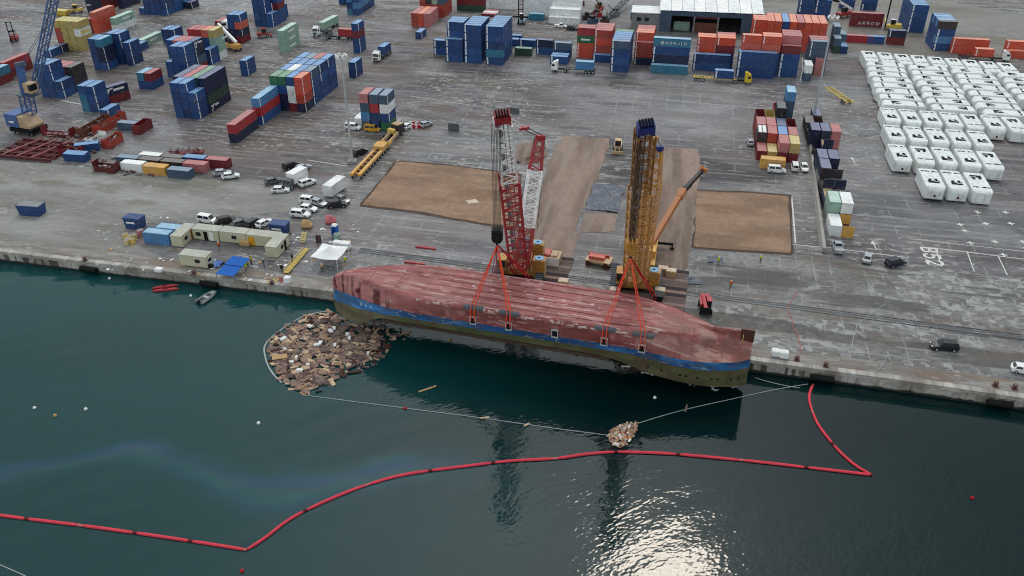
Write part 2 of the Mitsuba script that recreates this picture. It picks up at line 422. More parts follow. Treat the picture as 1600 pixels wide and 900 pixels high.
def waves(p, n, uv):
    x, y = p[0], p[1]
    near = smooth(98.0, 84.0, y) * smooth(-45.0, 5.0, x) * smooth(60.0, 34.0, x)
    gust = 0.13 + 0.13 * smooth(0.40, 0.66, fbm(x * 0.030 + 3, y * 0.045, 8.0)) + 0.07 * near * smooth(0.25, 0.6, fbm(x * 0.05, y * 0.08, 18.0))
    a, b = x * 0.88 + y * 0.47, -x * 0.47 + y * 0.88
    swell = (0.012 + 0.038 * smooth(-15.0, -40.0, x)) * dr.sin(b * 1.15 + 2.2 * noise(a * 0.12, b * 0.12)) * noise(a * 0.09, b * 0.14, 3.0)
    return swell + gust * (0.045 * noise(a * 0.55, b * 1.0, 1.0) + 0.050 * noise(a * 1.3, b * 2.6, 4.0) + 0.034 * noise(a * 2.6, b * 5.2, 7.0))


scene['water_mat'] = {'type': 'bumpmap', 'arbitrary': mikit.proc(waves, eps=0.05), 'scale': 1.0,
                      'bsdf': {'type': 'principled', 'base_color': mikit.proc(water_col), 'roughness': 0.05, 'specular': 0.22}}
_w = trimesh.Trimesh([(-1500, -1500, WATER), (1500, -1500, WATER), (1500, 420, WATER), (-1500, 560, WATER)], [[0, 1, 2], [0, 2, 3]], process=False)
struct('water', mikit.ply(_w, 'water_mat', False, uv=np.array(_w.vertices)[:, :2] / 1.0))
# ------------------------------------------------------------------ sand pads, lanes, sheets and paint on the ground
def pxpoly(pts, z=0.0):
    return [G(x, y, z)[:2] for x, y in pts]


def pad(name, pts, mat, z, thick, amp=0.4, seed=0, label=None):
    return struct(name, mikit.ply(flat(rough_poly(pxpoly(pts), amp, 1.6, seed), z, thick), mat), label)


for i, pts in enumerate(([(619, 251), (700, 257), (816, 272), (810, 358), (760, 353), (660, 335), (561, 322)], [(1087, 297), (1160, 299), (1235, 304), (1240, 399), (1160, 394), (1079, 388)])):
    pad('ground_membrane', pts, 'under_mat', 0.014, 0.03, 0.35, 20 + i)
pad('sand_pad', [(621, 253), (700, 259), (812, 274), (806, 356), (760, 350), (660, 332), (566, 320)], 'sand_mat', 0.016, 0.10, 0.3, 1)
pad('sand_pad', [(1090, 299), (1160, 302), (1231, 307), (1236, 396), (1160, 391), (1083, 386)], 'sand_mat', 0.016, 0.10, 0.3, 2)
pad('sand_lane', [(878, 212), (956, 216), (940, 260), (925, 300), (905, 345), (889, 389), (840, 392), (812, 380), (838, 320), (855, 265)], 'lane_mat', 0.02, 0.05, 0.7, 3)
pad('sand_lane', [(1032, 231), (1091, 233), (1092, 300), (1078, 388), (1060, 470), (1010, 470), (1012, 300)], 'lane_mat', 0.02, 0.05, 0.7, 4)
pad('earth_patch', [(915, 334), (966, 334), (962, 362), (905, 364)], 'lane_mat', 0.024, 0.03, 0.4, 5)
pad('earth_track', [(890, 364), (908, 364), (880, 445), (835, 440)], 'lane_mat', 0.016, 0.02, 0.5, 6)
m = trimesh.creation.icosphere(3); v = np.array(m.vertices); v[:, 2] = np.maximum(v[:, 2], 0)
v = v * [5.0, 7.0, 1.5] * (0.75 + 0.5 * meshkit.fbm(v * 2.2 + 4, 3))[:, None]
solo('sand_heap', mikit.ply((v, m.faces), 'lane_mat', True), 'low brown sand heap behind the red and white crane mast', 'sand heap', place(G(826, 240), -12))


def cloth(w, h, nx, ny, amp, seed, col, sag=0.0):
    g = np.array([[(i / nx - .5) * w, (j / ny - .5) * h, 0] for j in range(ny + 1) for i in range(nx + 1)])
    e = meshkit.fbm(g * 0.6 + seed, 3, seed) - 0.3
    g[:, 2] = np.maximum(0.02, amp * e) + sag
    g[:, 0] += (meshkit.noise(g * 0.5 + 9, seed) - .5) * 0.7; g[:, 1] += (meshkit.noise(g * 0.5 + 31, seed) - .5) * 0.7
    f = [[j * (nx + 1) + i, j * (nx + 1) + i + 1, (j + 1) * (nx + 1) + i + 1, (j + 1) * (nx + 1) + i] for j in range(ny) for i in range(nx)]
    return MB().add(g, f, col)


solo('tarpaulin', cloth(7.6, 14.5, 20, 36, 0.7, 3, 'tarpblue').ply('paint', 60), 'faded blue ground sheet lying between the two sand lanes', 'tarpaulin', place(G(946, 309, .05), -14))
for (x, y, w, h, l) in [(1117, 406, 3.2, 2.6, 'small blue sheet on mottled concrete beside a worker in yellow'), (1083, 440, 3.0, 2.4, 'small blue sheet on the concrete behind the red telehandler')]:
    solo('tarpaulin', cloth(w, h, 8, 8, 0.6, int(x), 'tarpblue').ply('paint', 60), l, 'tarpaulin', place(G(x, y), -8))
solo('tarpaulin', cloth(2.6, 2.2, 6, 6, 0.1, 2, 'wood4').ply('paint', 60), 'pale torn sheet lying on the orange sand pad', 'tarpaulin', place(G(737, 315, .14), 20))

MARK = {}
def marking(shape, to=None, label=None):
    n = part('yard_ground', 'marking', shape, to, label)


def stripe(px0, px1, w, col='paintw', z=0.02):
    a, b = G(*px0), G(*px1); d = b - a; L = np.linalg.norm(d)
    marking(MB().box(0, -w / 2, z, L, w / 2, z + 0.003, col).ply('paint'), place([*a[:2], 0], math.degrees(math.atan2(d[1], d[0]))))


for a, b, w in [((1238, 382), (1290, 387), .25), ((1290, 386), (1420, 403), .22), ((1461, 388), (1600, 405), .25), ((1461, 387), (1472, 417), .25), ((1511, 393), (1522, 424), .22), ((1559, 399), (1574, 430), .22), ((1420, 373), (1600, 393), .16), ((1237, 307), (1243, 380), .3), ((450, 91), (505, 100), .3), ((95, 157), (165, 170), .4), ((480, 250), (545, 260), .25), ((640, 150), (760, 168), .2), ((1200, 142), (1235, 147), .2), ((1040, 156), (1190, 170), .2)]:
    stripe(a, b, w)
t = meshkit.text_mesh('B52', 3.3, 0.003, bold=True); t.apply_translation([0, 0, 0.02]); t.vertices[:, 0] *= 0.95
marking(MB().mesh(t, 'paintw').ply('paint'), place(G(1437, 384), -102), 'white painted berth number B52')
arrow = MB().box(-.12, -2.2, .02, .12, .6, .023, 'paintw').prism([(-.55, .5), (.55, .5), (0, 2.0)], .02, .023, 'paintw')
sa = arrow.ply('paint')
for x, y in [(1366, 383), (1333, 250)]: marking(sa, place(G(x, y), -6), 'white painted direction arrow')
cross = MB().box(-.75, -.2, .02, .75, .2, .023, 'paintw').box(-.2, .2, .02, .2, .75, .023, 'paintw').box(-.2, -.75, .02, .2, -.2, .023, 'paintw').ply('paint')
rng = random.Random(11)
for i in range(9):
    for j in range(12):
        p = XY(58 + i * 5.6 + rng.uniform(-.4, .4), 158 + j * 2.9 + (i % 2) * 1.2)
        s_, t_ = ST(p)
        if rng.random() < 0.5 and t_ > 168 and s_ > 62 and not (s_ < 74 and t_ > 190) and t_ > 150 and not (t_ > 204 and s_ < 80): marking(cross, place(p, -12 + rng.uniform(-6, 6)))
for i in range(4):
    for j in range(6): marking(cross, place(XY(-62 + i * 5.2, 219 + j * 4.4), -12, scale=[.45, .45, 1]))
# crane rails along the quay
solo('rail_groove', MB().bar((*(G(560, 393.5) + [SY[0] * .8, SY[1] * .8, 0])[:2], .016), (*(G(1600, 531) + [SY[0] * .8, SY[1] * .8, 0])[:2], .016), 0.55, 'grey', .01).ply('matte'), 'dark paved groove between the two quay crane rails', 'rail bed')
for off in (19.2, 20.7):
    r = MB()
    P0 = G(560, 393.5); P1 = G(1600, 531)
    r.bar((*P0[:2], .03), (*P1[:2], .03), .30, 'x', .02)
    solo('crane_rail', mikit.ply(trimesh.Trimesh(np.vstack(r.v) + [SY[0] * (off - 19.2), SY[1] * (off - 19.2), 0], np.vstack(r.f), process=False), 'paint', uv=np.stack([np.concatenate(r.c)] * 2, 1)), 'dark quay crane rail, the one nearer the water' if off < 20 else 'dark quay crane rail, the one farther from the water', 'rail')

# ------------------------------------------------------------------ the capsized ship
SHYAW = math.radians(-16.3)
HX, HV = np.array([math.cos(SHYAW), math.sin(SHYAW), 0]), np.array([math.sin(SHYAW), -math.cos(SHYAW), 0])   # aft, and towards the water
HC = np.array([1.55, 121.45, 0.0])


def hull_pt(x, v, z):
    return HC + HX * x + HV * v + np.array([0, 0, z])


def hl(p):
    q = (p[0] - float(HC[0])), (p[1] - float(HC[1]))
    return q[0] * float(HX[0]) + q[1] * float(HX[1]), q[0] * float(HV[0]) + q[1] * float(HV[1])


def bottom_paint(p, n, uv):
    x, v = hl(p); z = p[2]
    a = fbm(x * 0.16, v * 0.5, z * 0.5); fine = fbm(x * 1.3, v * 2.2, z * 2.2)
    c = mix((0.205, 0.040, 0.038), (0.335, 0.084, 0.078), smooth(0.3, 0.7, a)) * (0.80 + 0.40 * fine)
    c = mix(c, (0.46, 0.25, 0.22), 0.30 * smooth(0.5, 0.75, fbm(x * 0.05, v * 1.7, 3.0)))
    # scrapes where plate edges run fore and aft
    line = dr.abs(v * 0.55 - dr.round(v * 0.55)) / 0.55
    c = mix(c, (0.62, 0.50, 0.44), 0.80 * smooth(0.16, 0.02, line) * smooth(0.52, 0.68, fbm(x * 0.35, dr.round(v * 0.55) * 7.3, 2.0)))
    c = mix(c, (0.66, 0.56, 0.50), 0.7 * smooth(0.66, 0.74, fbm(x * 0.8, v * 2.6, z * 2.6)) * smooth(0.42, 0.6, fbm(x * 0.08, v * 0.5, 40.0)))
    # the near bilge knuckle is worn to bare plate in spots
    c = mix(c, (0.72, 0.64, 0.58), 0.8 * smooth(0.40, 0.05, dr.abs(z - 8.85 + 0.3 * noise(x * 2.0, 5.0))) * smooth(5.3, 5.8, v) * smooth(0.52, 0.66, fbm(x * 1.6, z * 3.0, 12.0, octaves=4)))
    sx_, sv_ = dr.abs(x / 5.5 - dr.round(x / 5.5)) * 5.5, dr.abs(v / 1.55 - dr.round(v / 1.55)) * 1.55
    c = mix(c, (0.16, 0.035, 0.032), 0.65 * dr.maximum(smooth(0.16, 0.05, sx_), 0.7 * smooth(0.13, 0.04, sv_)) * (0.4 + 0.8 * noise(x * 0.7, v * 0.9, 8.0)))   # welded plate edges
    side = smooth(8.6, 7.8, z)
    run = smooth(0.46, 0.58, noise(x * 1.7 + 0.25 * z, 2.0, 3.0)) * smooth(-19.0, -24.0, x)
    bow = smooth(-19.0, -24.0, x)
    c = mix(c, (0.50, 0.20, 0.19), 0.55 * bow * side)                          # bleached bow plating with dark weed runs
    c = mix(c, (0.105, 0.012, 0.016), 0.92 * run * side * (0.75 + 0.5 * noise(x * 2.1, z * 0.5, 6.0)))
    c = mix(c, (0.135, 0.050, 0.042), 0.55 * side * smooth(0.48, 0.70, fbm(x * 0.25, z * 1.1, 50.0)) * smooth(-24.0, -14.0, x))
    c = mix(c, (0.50, 0.25, 0.22), 0.45 * side * smooth(0.55, 0.72, fbm(x * 0.7, z * 0.25, 60.0)))
    c = mix(c, (0.20, 0.075, 0.055), 0.55 * smooth(0.54, 0.70, fbm(x * 0.11, v * 0.6, z * 0.6 + 30.0, octaves=5)))
    c = mix(c, (0.56, 0.34, 0.31), 0.35 * smooth(0.56, 0.72, fbm(x * 0.5, v * 1.3, z * 1.3 + 130.0, octaves=4)))
    rusty = smooth(20.0, 28.0, x)
    c = mix(c, (0.30, 0.115, 0.085), 0.35 * rusty)
    c = mix(c, (0.17, 0.070, 0.058), 0.65 * rusty * smooth(0.50, 0.66, fbm(x * 0.28, v * 0.45, z * 0.3 + 70.0)))
    return mix(c, (0.55, 0.36, 0.29), 0.40 * rusty * smooth(0.58, 0.70, fbm(x * 0.22, v * 0.9, z * 0.5 + 90.0)))


def blue_paint(p, n, uv):
    x, v = hl(p); z = p[2]
    c = mix((0.018, 0.080, 0.22), (0.032, 0.15, 0.37), smooth(0.35, 0.65, fbm(x * 0.3, z * 1.5, 2.0)))
    c = mix(c, (0.045, 0.27, 0.60), 0.7 * smooth(-20.0, -27.0, x) + 0.35 * smooth(24.0, 32.0, x))
    c = mix(c, (0.014, 0.045, 0.13), 0.7 * smooth(0.48, 0.68, fbm(x * 0.22, z * 0.7, 8.0)))
    c = mix(c, (0.10, 0.09, 0.10), 0.5 * smooth(0.52, 0.66, fbm(x * 0.8, z * 2.0, 28.0)))
    return mix(c, (0.40, 0.42, 0.44), 0.5 * smooth(0.70, 0.78, fbm(x * 1.4, z * 4.0, 18.0)))


def olive_paint(p, n, uv):
    x, v = hl(p); z = p[2]
    c = mix((0.070, 0.064, 0.027), (0.120, 0.106, 0.046), smooth(0.3, 0.7, fbm(x * 0.25, z * 0.9, 2.0)))
    c = mix(c, (0.060, 0.090, 0.030), 0.5 * smooth(0.5, 0.7, fbm(x * 0.12, z * 0.5, 7.0)))
    return mix(c, (0.09, 0.05, 0.03), 0.55 * smooth(0.55, 0.72, noise(x * 1.3, z * 0.3, 9.0)))


def under_paint(p, n, uv):
    x, v = hl(p)
    return mix((0.045, 0.030, 0.022), (0.105, 0.060, 0.040), fbm(x * 0.5, v, p[2]))


def dents(p, n, uv):
    x, v = hl(p)
    return 0.012 * dr.cos(x * 7.85) * smooth(0.35, 0.6, fbm(x * 0.2, v * 0.5, p[2] * 0.5)) + 0.10 * fbm(x * 0.55, v * 0.9, p[2] * 0.9)


scene['bottom_mat'] = two({'type': 'bumpmap', 'arbitrary': mikit.proc(dents, eps=0.05), 'scale': 1.0, 'bsdf': {'type': 'principled', 'base_color': mikit.proc(bottom_paint), 'roughness': 0.5, 'specular': 0.45}})
scene['band_mat'] = pr(mikit.proc(blue_paint), 0.4, 0.5)
scene['topside_mat'] = pr(mikit.proc(olive_paint), 0.5, 0.45)
scene['under_mat'] = pr(mikit.proc(under_paint), 0.7, 0.3)

XB, XE = -36.2, 39.2                                   # bow and stern
def interp(x, tab):
    return np.interp(x, [a for a, _ in tab], [b for _, b in tab])


def station(x):
    """half section from the keel line (top, the ship lies upside down) to the deck edge, in (v, z)"""
    keel = interp(x, [(-36.2, 6.2), (-35.4, 7.2), (-34, 8.0), (-31, 8.7), (-27, 9.1), (20, 9.3), (26, 9.2), (31, 8.6), (35, 7.8), (39.2, 7.0)])
    bb = interp(x, [(-36.2, 0.12), (-35, 0.65), (-33, 1.1), (-30, 2.0), (-26, 3.6), (-21, 5.2), (-16, 6.0), (16, 6.0), (21, 5.5), (26, 4.2), (31, 2.5), (35, 1.2), (39.2, 0.35)])
    zb = keel - interp(x, [(-36, .25), (-30, .3), (16, .3), (26, 1.0), (32, 1.3), (39.2, .9)])
    bw = interp(x, [(-36.2, 0.14), (-35, 0.9), (-33, 2.0), (-29, 3.8), (-24, 5.5), (-18, 6.2), (20, 6.2), (28, 6.1), (33, 5.4), (37, 4.0), (39.2, 2.4)])
    bd = interp(x, [(-36.2, 0.5), (-35, 2.2), (-33, 3.6), (-29, 5.2), (-24, 6.1), (-18, 6.25), (20, 6.25), (28, 6.2), (33, 5.6), (37, 4.3), (39.2, 2.8)])
    zr = interp(x, [(-36.2, 4.2), (-33, 5.0), (-28, 5.6), (-20, 6.0), (20, 6.2), (30, 5.4), (39.2, 5.2)])       # red / blue
    zo = zr - interp(x, [(-36, 2.2), (-28, 1.8), (-20, 1.25), (20, 1.15), (27, 1.5), (39.2, 1.6)])                         # blue / olive
    zd = interp(x, [(-36.2, 0.9), (-33, 0.6), (-29, 1.2), (-26.5, 2.4), (-24, 3.7), (16, 3.8), (19, 3.2), (24, 1.7), (30, 0.9), (39.2, 0.3)])
    # red shell: flat bottom, turn of bilge, side
    ang = np.linspace(0, np.pi / 2, 6); r = min(0.75, bb * 0.5)
    red = [(0, keel)] + [(bb * f, keel + (zb - keel) * f ** 2 * 0.4) for f in (0.3, 0.6, 0.85)]
    z1 = red[-1][1]
    for f in np.linspace(0, 1, 8)[1:]:
        q = f * np.pi / 2
        red.append((bb * 0.85 + (bw * 0.995 - bb * 0.85) * math.sin(q) ** 1.15 if False else 0, 0)); red.pop()
    cx = [bb * 0.95, bb + (bw - bb) * 0.12, bb + (bw - bb) * 0.28]
    red += [(cx[0], z1 - 0.10), (cx[1], zb - 0.25), (cx[2], zb - 0.7)]
    za = zb - 0.7
    for f in (0.25, 0.5, 0.75, 1.0):
        red.append((cx[2] + (bw - cx[2]) * (1 - (1 - f) ** 1.7), za + (zr - za) * f))
    def side(f0): return bw + (bd - bw) * f0
    blue = [(bw, zr), (side(.2), zr + (zo - zr) * .5), (side(.4), zo)]
    olive = [(side(.4), zo), (side(.7), (zo + zd) / 2), (side(1.0), zd)]
    return red, blue, olive


def strip(rows, sgn, close=False):
    n, w = len(rows), len(rows[0])
    v = [hull_pt(x, sgn * a, z) for x, row in rows for a, z in row]
    w = len(rows[0][1])
    f = []
    for i in range(n - 1):
        for j in range(w - 1):
            q = [i * w + j, (i + 1) * w + j, (i + 1) * w + j + 1, i * w + j + 1]
            f.append(q if sgn < 0 else q[::-1])
    return v, f


xs = np.unique(np.r_[np.linspace(XB, -30, 14), np.linspace(-30, -16, 18), np.linspace(-16, 18, 24), np.linspace(18, XE, 22)])
sts = [(x, station(x)) for x in xs]
ship = thing('capsized_ship', 'long red bottomed cargo ship hanging upside down in slings beside the quay', 'ship')


def hull_mesh(idx, mat, name, label):
    vs, fs = [], []
    for sgn in (1, -1):
        v, f = strip([(x, s[idx]) for x, s in sts], sgn)
        f = np.array(f) + sum(len(a) for a in vs); vs.append(np.array(v)); fs.append(f)
    v, f = np.vstack(vs), np.vstack(fs)
    f = np.vstack([f[:, [0, 1, 2]], f[:, [0, 2, 3]]])
    m = trimesh.Trimesh(v, f, process=False); m.merge_vertices(); m.fix_normals()
    return part(ship, name, mikit.ply(m, mat, 35), label=label)


hull_mesh(0, 'bottom_mat', 'bottom_plating', 'scraped red bottom plating')
hull_mesh(1, 'band_mat', 'boot_stripe', 'blue waterline band')
hull_mesh(2, 'topside_mat', 'topside', 'olive topside with round ports')
# deck (facing down), transom, hatch coamings and bulwark seen below the side
dm = MB()
for i in range(len(sts) - 1):
    (x0, s0), (x1, s1) = sts[i], sts[i + 1]
    (a0, z0), (a1, z1) = s0[2][-1], s1[2][-1]
    dm.add([hull_pt(x0, -a0, z0 + .05), hull_pt(x1, -a1, z1 + .05), hull_pt(x1, a1, z1 + .05), hull_pt(x0, a0, z0 + .05)], [[0, 1, 2, 3]], 'rust2')
part(ship, 'deck', dm.ply('under_mat'))
s_end = sts[-1][1]; prof = s_end[0] + s_end[1][1:] + s_end[2][1:]
tr = MB()
for sgn in (1, -1):
    tr.add([hull_pt(XE, sgn * a, z) for a, z in prof] + [hull_pt(XE, 0, prof[-1][1])], [[len(prof), i, i + 1] for i in range(len(prof) - 1)], 'olive')
part(ship, 'transom', tr.ply('topside_mat'))
def hbox(mb, x0, x1, v0, v1, z0, z1, col):
    p = [hull_pt(x, v, z) for x in (x0, x1) for v in (v0, v1) for z in (z0, z1)]
    mb.add(p, [[0, 1, 3, 2], [4, 6, 7, 5], [0, 4, 5, 1], [2, 3, 7, 6], [0, 2, 6, 4], [1, 5, 7, 3]], col)


for x0, x1 in ((-21, -2), (0.5, 17)):
    c_ = MB(); hbox(c_, x0, x1, -4.6, 4.2, 2.0, 3.5, 'rust2'); part(ship, 'hatch_coaming', c_.ply('under_mat'))
    st_ = MB()
    for q in np.arange(x0 + .8, x1, 1.6): hbox(st_, q, q + .18, 4.2, 5.0, 2.2, 3.5, 'rust')
    part(ship, 'coaming_stay', st_.ply('under_mat'), kind='stuff')
bw_ = MB(); hbox(bw_, -24, 17, 5.90, 6.08, 2.9, 3.5, 'rust2'); part(ship, 'bulwark', bw_.ply('under_mat'))
# deckhouse hangs low at the stern, mostly below the water
dh = MB(); hbox(dh, 22, 29, -4.4, 1.6, -1.2, 1.6, 'rust2'); part(ship, 'deckhouse', dh.ply('under_mat'))
# rudder, skeg and portholes
rd = MB(); hbox(rd, 37.1, 39.3, -0.22, 0.22, 7.0, 9.3, 'rust2'); part(ship, 'rudder', rd.ply('paint'), label='square brown rudder blade at the stern')
sk = MB(); sk.mesh(trimesh.convex.convex_hull([hull_pt(*q) for q in [(30, -.3, 8.4), (30, .3, 8.4), (37.2, -.2, 8.9), (37.2, .2, 8.9), (37.2, -.25, 7.0), (37.2, .25, 7.0), (28, 0, 8.7)]]), 'r'); part(ship, 'skeg', sk.ply('bottom_mat'))
pm = MB(); hub = hull_pt(37.6, 0, 8.0); pm.tube([hull_pt(37.2, 0, 8.0), hull_pt(37.95, 0, 8.0)], .22, 'yellow', 8)
for a in range(4):
    w_ = a * math.pi / 2 + .4; d1 = HV * math.cos(w_) + np.array([0, 0, 1]) * math.sin(w_)
    pm.bar(hub + d1 * .15, hub + d1 * 1.15, .5, 'yellow', .07, up=HX + d1 * .3)
part(ship, 'propeller', pm.ply('paint'))
po = {}
for x in (23.4, 25.6, 28.6, 29.6, 31.4, 33.6, 34.6, 36.6, 37.8):
    a, z = station(x)[2][1]
    d = MB(); q = [hull_pt(x + .22 * math.cos(w), a + .03, z - .1 + .22 * math.sin(w)) for w in np.linspace(0, 2 * np.pi, 9)[:-1]]
    q2 = [p - HV * .3 for p in q]; d.mesh(trimesh.convex.convex_hull(np.array(q + q2)), 'x')
    part(ship, 'porthole', d.ply('matte'))
# keel strakes: long low welds on the flat bottom, and bilge keels
for v_ in (-4.6, -2.7, -0.9, 0.9, 2.7, 4.5):
    w_ = MB()
    for x0 in np.arange(-22, 22, 5.5):
        w_.bar(hull_pt(x0, v_ * min(1, (interp(x0, [(-26, .55), (-16, 1), (16, 1), (24, .8)]))), 9.285), hull_pt(x0 + 5.5, v_ * min(1, interp(x0 + 5.5, [(-26, .55), (-16, 1), (16, 1), (24, .8)])), 9.285), .10, 'r', .07)
    part(ship, 'plate_seam', w_.ply('bottom_mat'))
bk = MB()
for sg_ in (1, -1): bk.bar(hull_pt(-12, sg_ * 6.08, 8.3), hull_pt(13, sg_ * 6.08, 8.3), .12, 'r', .3)
part(ship, 'bilge_keel', bk.ply('bottom_mat'))
# hawse pipe and draught marks at the bow, small white hatch on the side
hw = MB(); hw.mesh(trimesh.convex.convex_hull([station and hull_pt(-29.4 + .35 * math.cos(w), 3.55 + dz, 6.9 + .45 * math.sin(w)) for w in np.linspace(0, 6.28, 9)[:-1] for dz in (-.4, .12)]), 'maroon')
part(ship, 'hawse_pipe', hw.ply('paint'))
for i, tx in enumerate('864'):
    t = meshkit.text_mesh(tx, 0.5, 0.02); v = np.array(t.vertices); v[:, 0] -= v[:, 0].mean()
    x0 = -28.6 + i * 1.1; a, z = station(x0)[1][1]; aa = (station(x0 + .5)[1][1][0] - station(x0 - .5)[1][1][0])
    ex = HX + HV * aa; ex /= np.linalg.norm(ex); ey = np.array([0, 0, -1.0]); nn = np.cross(ex, ey)
    nn = nn if nn @ HV > 0 else -nn
    w3 = hull_pt(x0, a, z) + v[:, :1] * ex - (v[:, 1:2] - .25) * ey + (v[:, 2:3] + .05) * nn
    part(ship, 'draught_mark', MB().add(w3, t.faces, 'white').ply('matte'))
LUGX = (-6.7, -0.4, 15.9, 22.1)                       # lifting lugs along the near side
def lug(x, col='l'):
    f = MB(); a, z = station(x)[1][0]
    for dx in (-.5, .5): hbox(f, x + dx - .06, x + dx + .06, a - .05, a + .22, z - .1, z + 1.1, col)
    hbox(f, x - .59, x + .59, a - .05, a + .22, z - .28, z - .1, col); hbox(f, x - .59, x + .59, a - .05, a + .22, z + 1.1, z + 1.28, col)
    hbox(f, x - .41, x + .41, a - .04, a + .06, z - .1, z + 1.1, 'x')
    return f
for x in LUGX: part(ship, 'lifting_lug', lug(x).ply('matte'))
part(ship, 'side_valve', lug(7.6).ply('matte'), label='small white framed opening on the side')
for x in LUGX:
    f = MB(); f.tube([hull_pt(x - 1.7, 5.85, 8.95), hull_pt(x + 1.7, 5.85, 8.95)], .42, 'grey', 8)
    solo('sling_pad', f.ply('matte', 40), f"grey tubular sling protector on the hull's edge, {['leftmost', 'second from left', 'third from left', 'rightmost'][LUGX.index(x)]} of four", 'sling protector')

# ------------------------------------------------------------------ the two lattice boom cranes
def lattice(k, name, A, B, w, d, col, n, side=None, taper=(1, 1), lacing=None):
    A, B = np.asarray(A, float), np.asarray(B, float); ax = (B - A) / np.linalg.norm(B - A)
    e1 = np.asarray(side, float) if side is not None else np.array([1.0, 0, 0]); e1 = e1 - ax * (e1 @ ax); e1 /= np.linalg.norm(e1); e2 = np.cross(ax, e1)
    def c(f, i):
        s_ = np.interp(f, [0, 1], taper); return A + (B - A) * f + (e1 * (w / 2) * (1 if i in (1, 2) else -1) + e2 * (d / 2) * (1 if i > 1 else -1)) * s_
    for i in range(4):
        m_ = MB(); m_.tube([c(0, i), c(1, i)], .20, col, 6); part(k, f'{name}_chord', m_.ply('paint', 40))
    L = MB()
    for a in range(n):
        f0, f1 = a / n, (a + 1) / n
        for i in range(4):
            j = (i + 1) % 4
            p, q = (i, j) if a % 2 == 0 else (j, i)
            L.tube([c(f0, p), c(f1, q)], .105, lacing or col, 4, False)
            if a % 2 == 0: L.tube([c(f0, i), c(f0, j)], .08, lacing or col, 4, False)
    part(k, f'{name}_lacing', L.ply('paint'), kind='stuff')


def crawler(k, base, yaw, body, trackcol='cbrown'):
    """carbody, tracks, house, winches, cab and counterweight of a big crawler crane; local +y points to the load"""
    to = place(base, yaw)
    for sx in (-4.2, 4.2):
        tr_ = MB(); prof = [(-6, .5), (-5.6, .05), (5.6, .05), (6, .5), (6, 1.1), (5.6, 1.5), (-5.6, 1.5), (-6, 1.1)]
        p3 = trimesh.creation.extrude_polygon(sg.Polygon(prof), 1.5, engine='earcut'); v = np.array(p3.vertices)
        tr_.add(np.c_[v[:, 2] + sx - .75, v[:, 0], v[:, 1]], p3.faces, 'x')
        for q in np.arange(-5.6, 5.8, .7): tr_.box(sx - .8, q, 1.48, sx + .8, q + .4, 1.56, 'grey')
        part(k, 'track', tr_.ply('matte'), to)
    part(k, 'carbody', MB().box(-3.4, -2.2, .6, 3.4, 2.2, 1.7, body).ply('paint'), to)
    ms = MB().box(-1.9, -8.5, 1.75, 1.9, 3.6, 2.9, body).box(-2.3, -8.0, 2.2, -1.9, 2.5, 3.6, 'cyd').box(1.9, -8.0, 2.2, 2.3, 2.5, 3.6, 'cyd')
    part(k, 'machine_house', ms.ply('paint'), to)
    for y in (-6.8, -4.2, -1.6):
        w_ = MB(); w_.tube([(-1.3, y, 3.6), (1.3, y, 3.6)], .8, 'grey', 12); w_.tube([(-1.45, y, 3.6), (-1.3, y, 3.6)], 1.05, body, 12); w_.tube([(1.3, y, 3.6), (1.45, y, 3.6)], 1.05, body, 12)
        part(k, 'winch', w_.ply('paint', 40), to)
    cb = MB().box(2.4, .8, 2.2, 4.0, 3.6, 4.6, body)
    cab = part(k, 'cab', cb.ply('paint'), to)
    part(cab, 'window', MB().box(2.5, 3.5, 2.9, 3.9, 3.66, 4.4, 'glass').box(3.96, 1.2, 3.0, 4.04, 3.3, 4.3, 'glass').ply('window'), to)


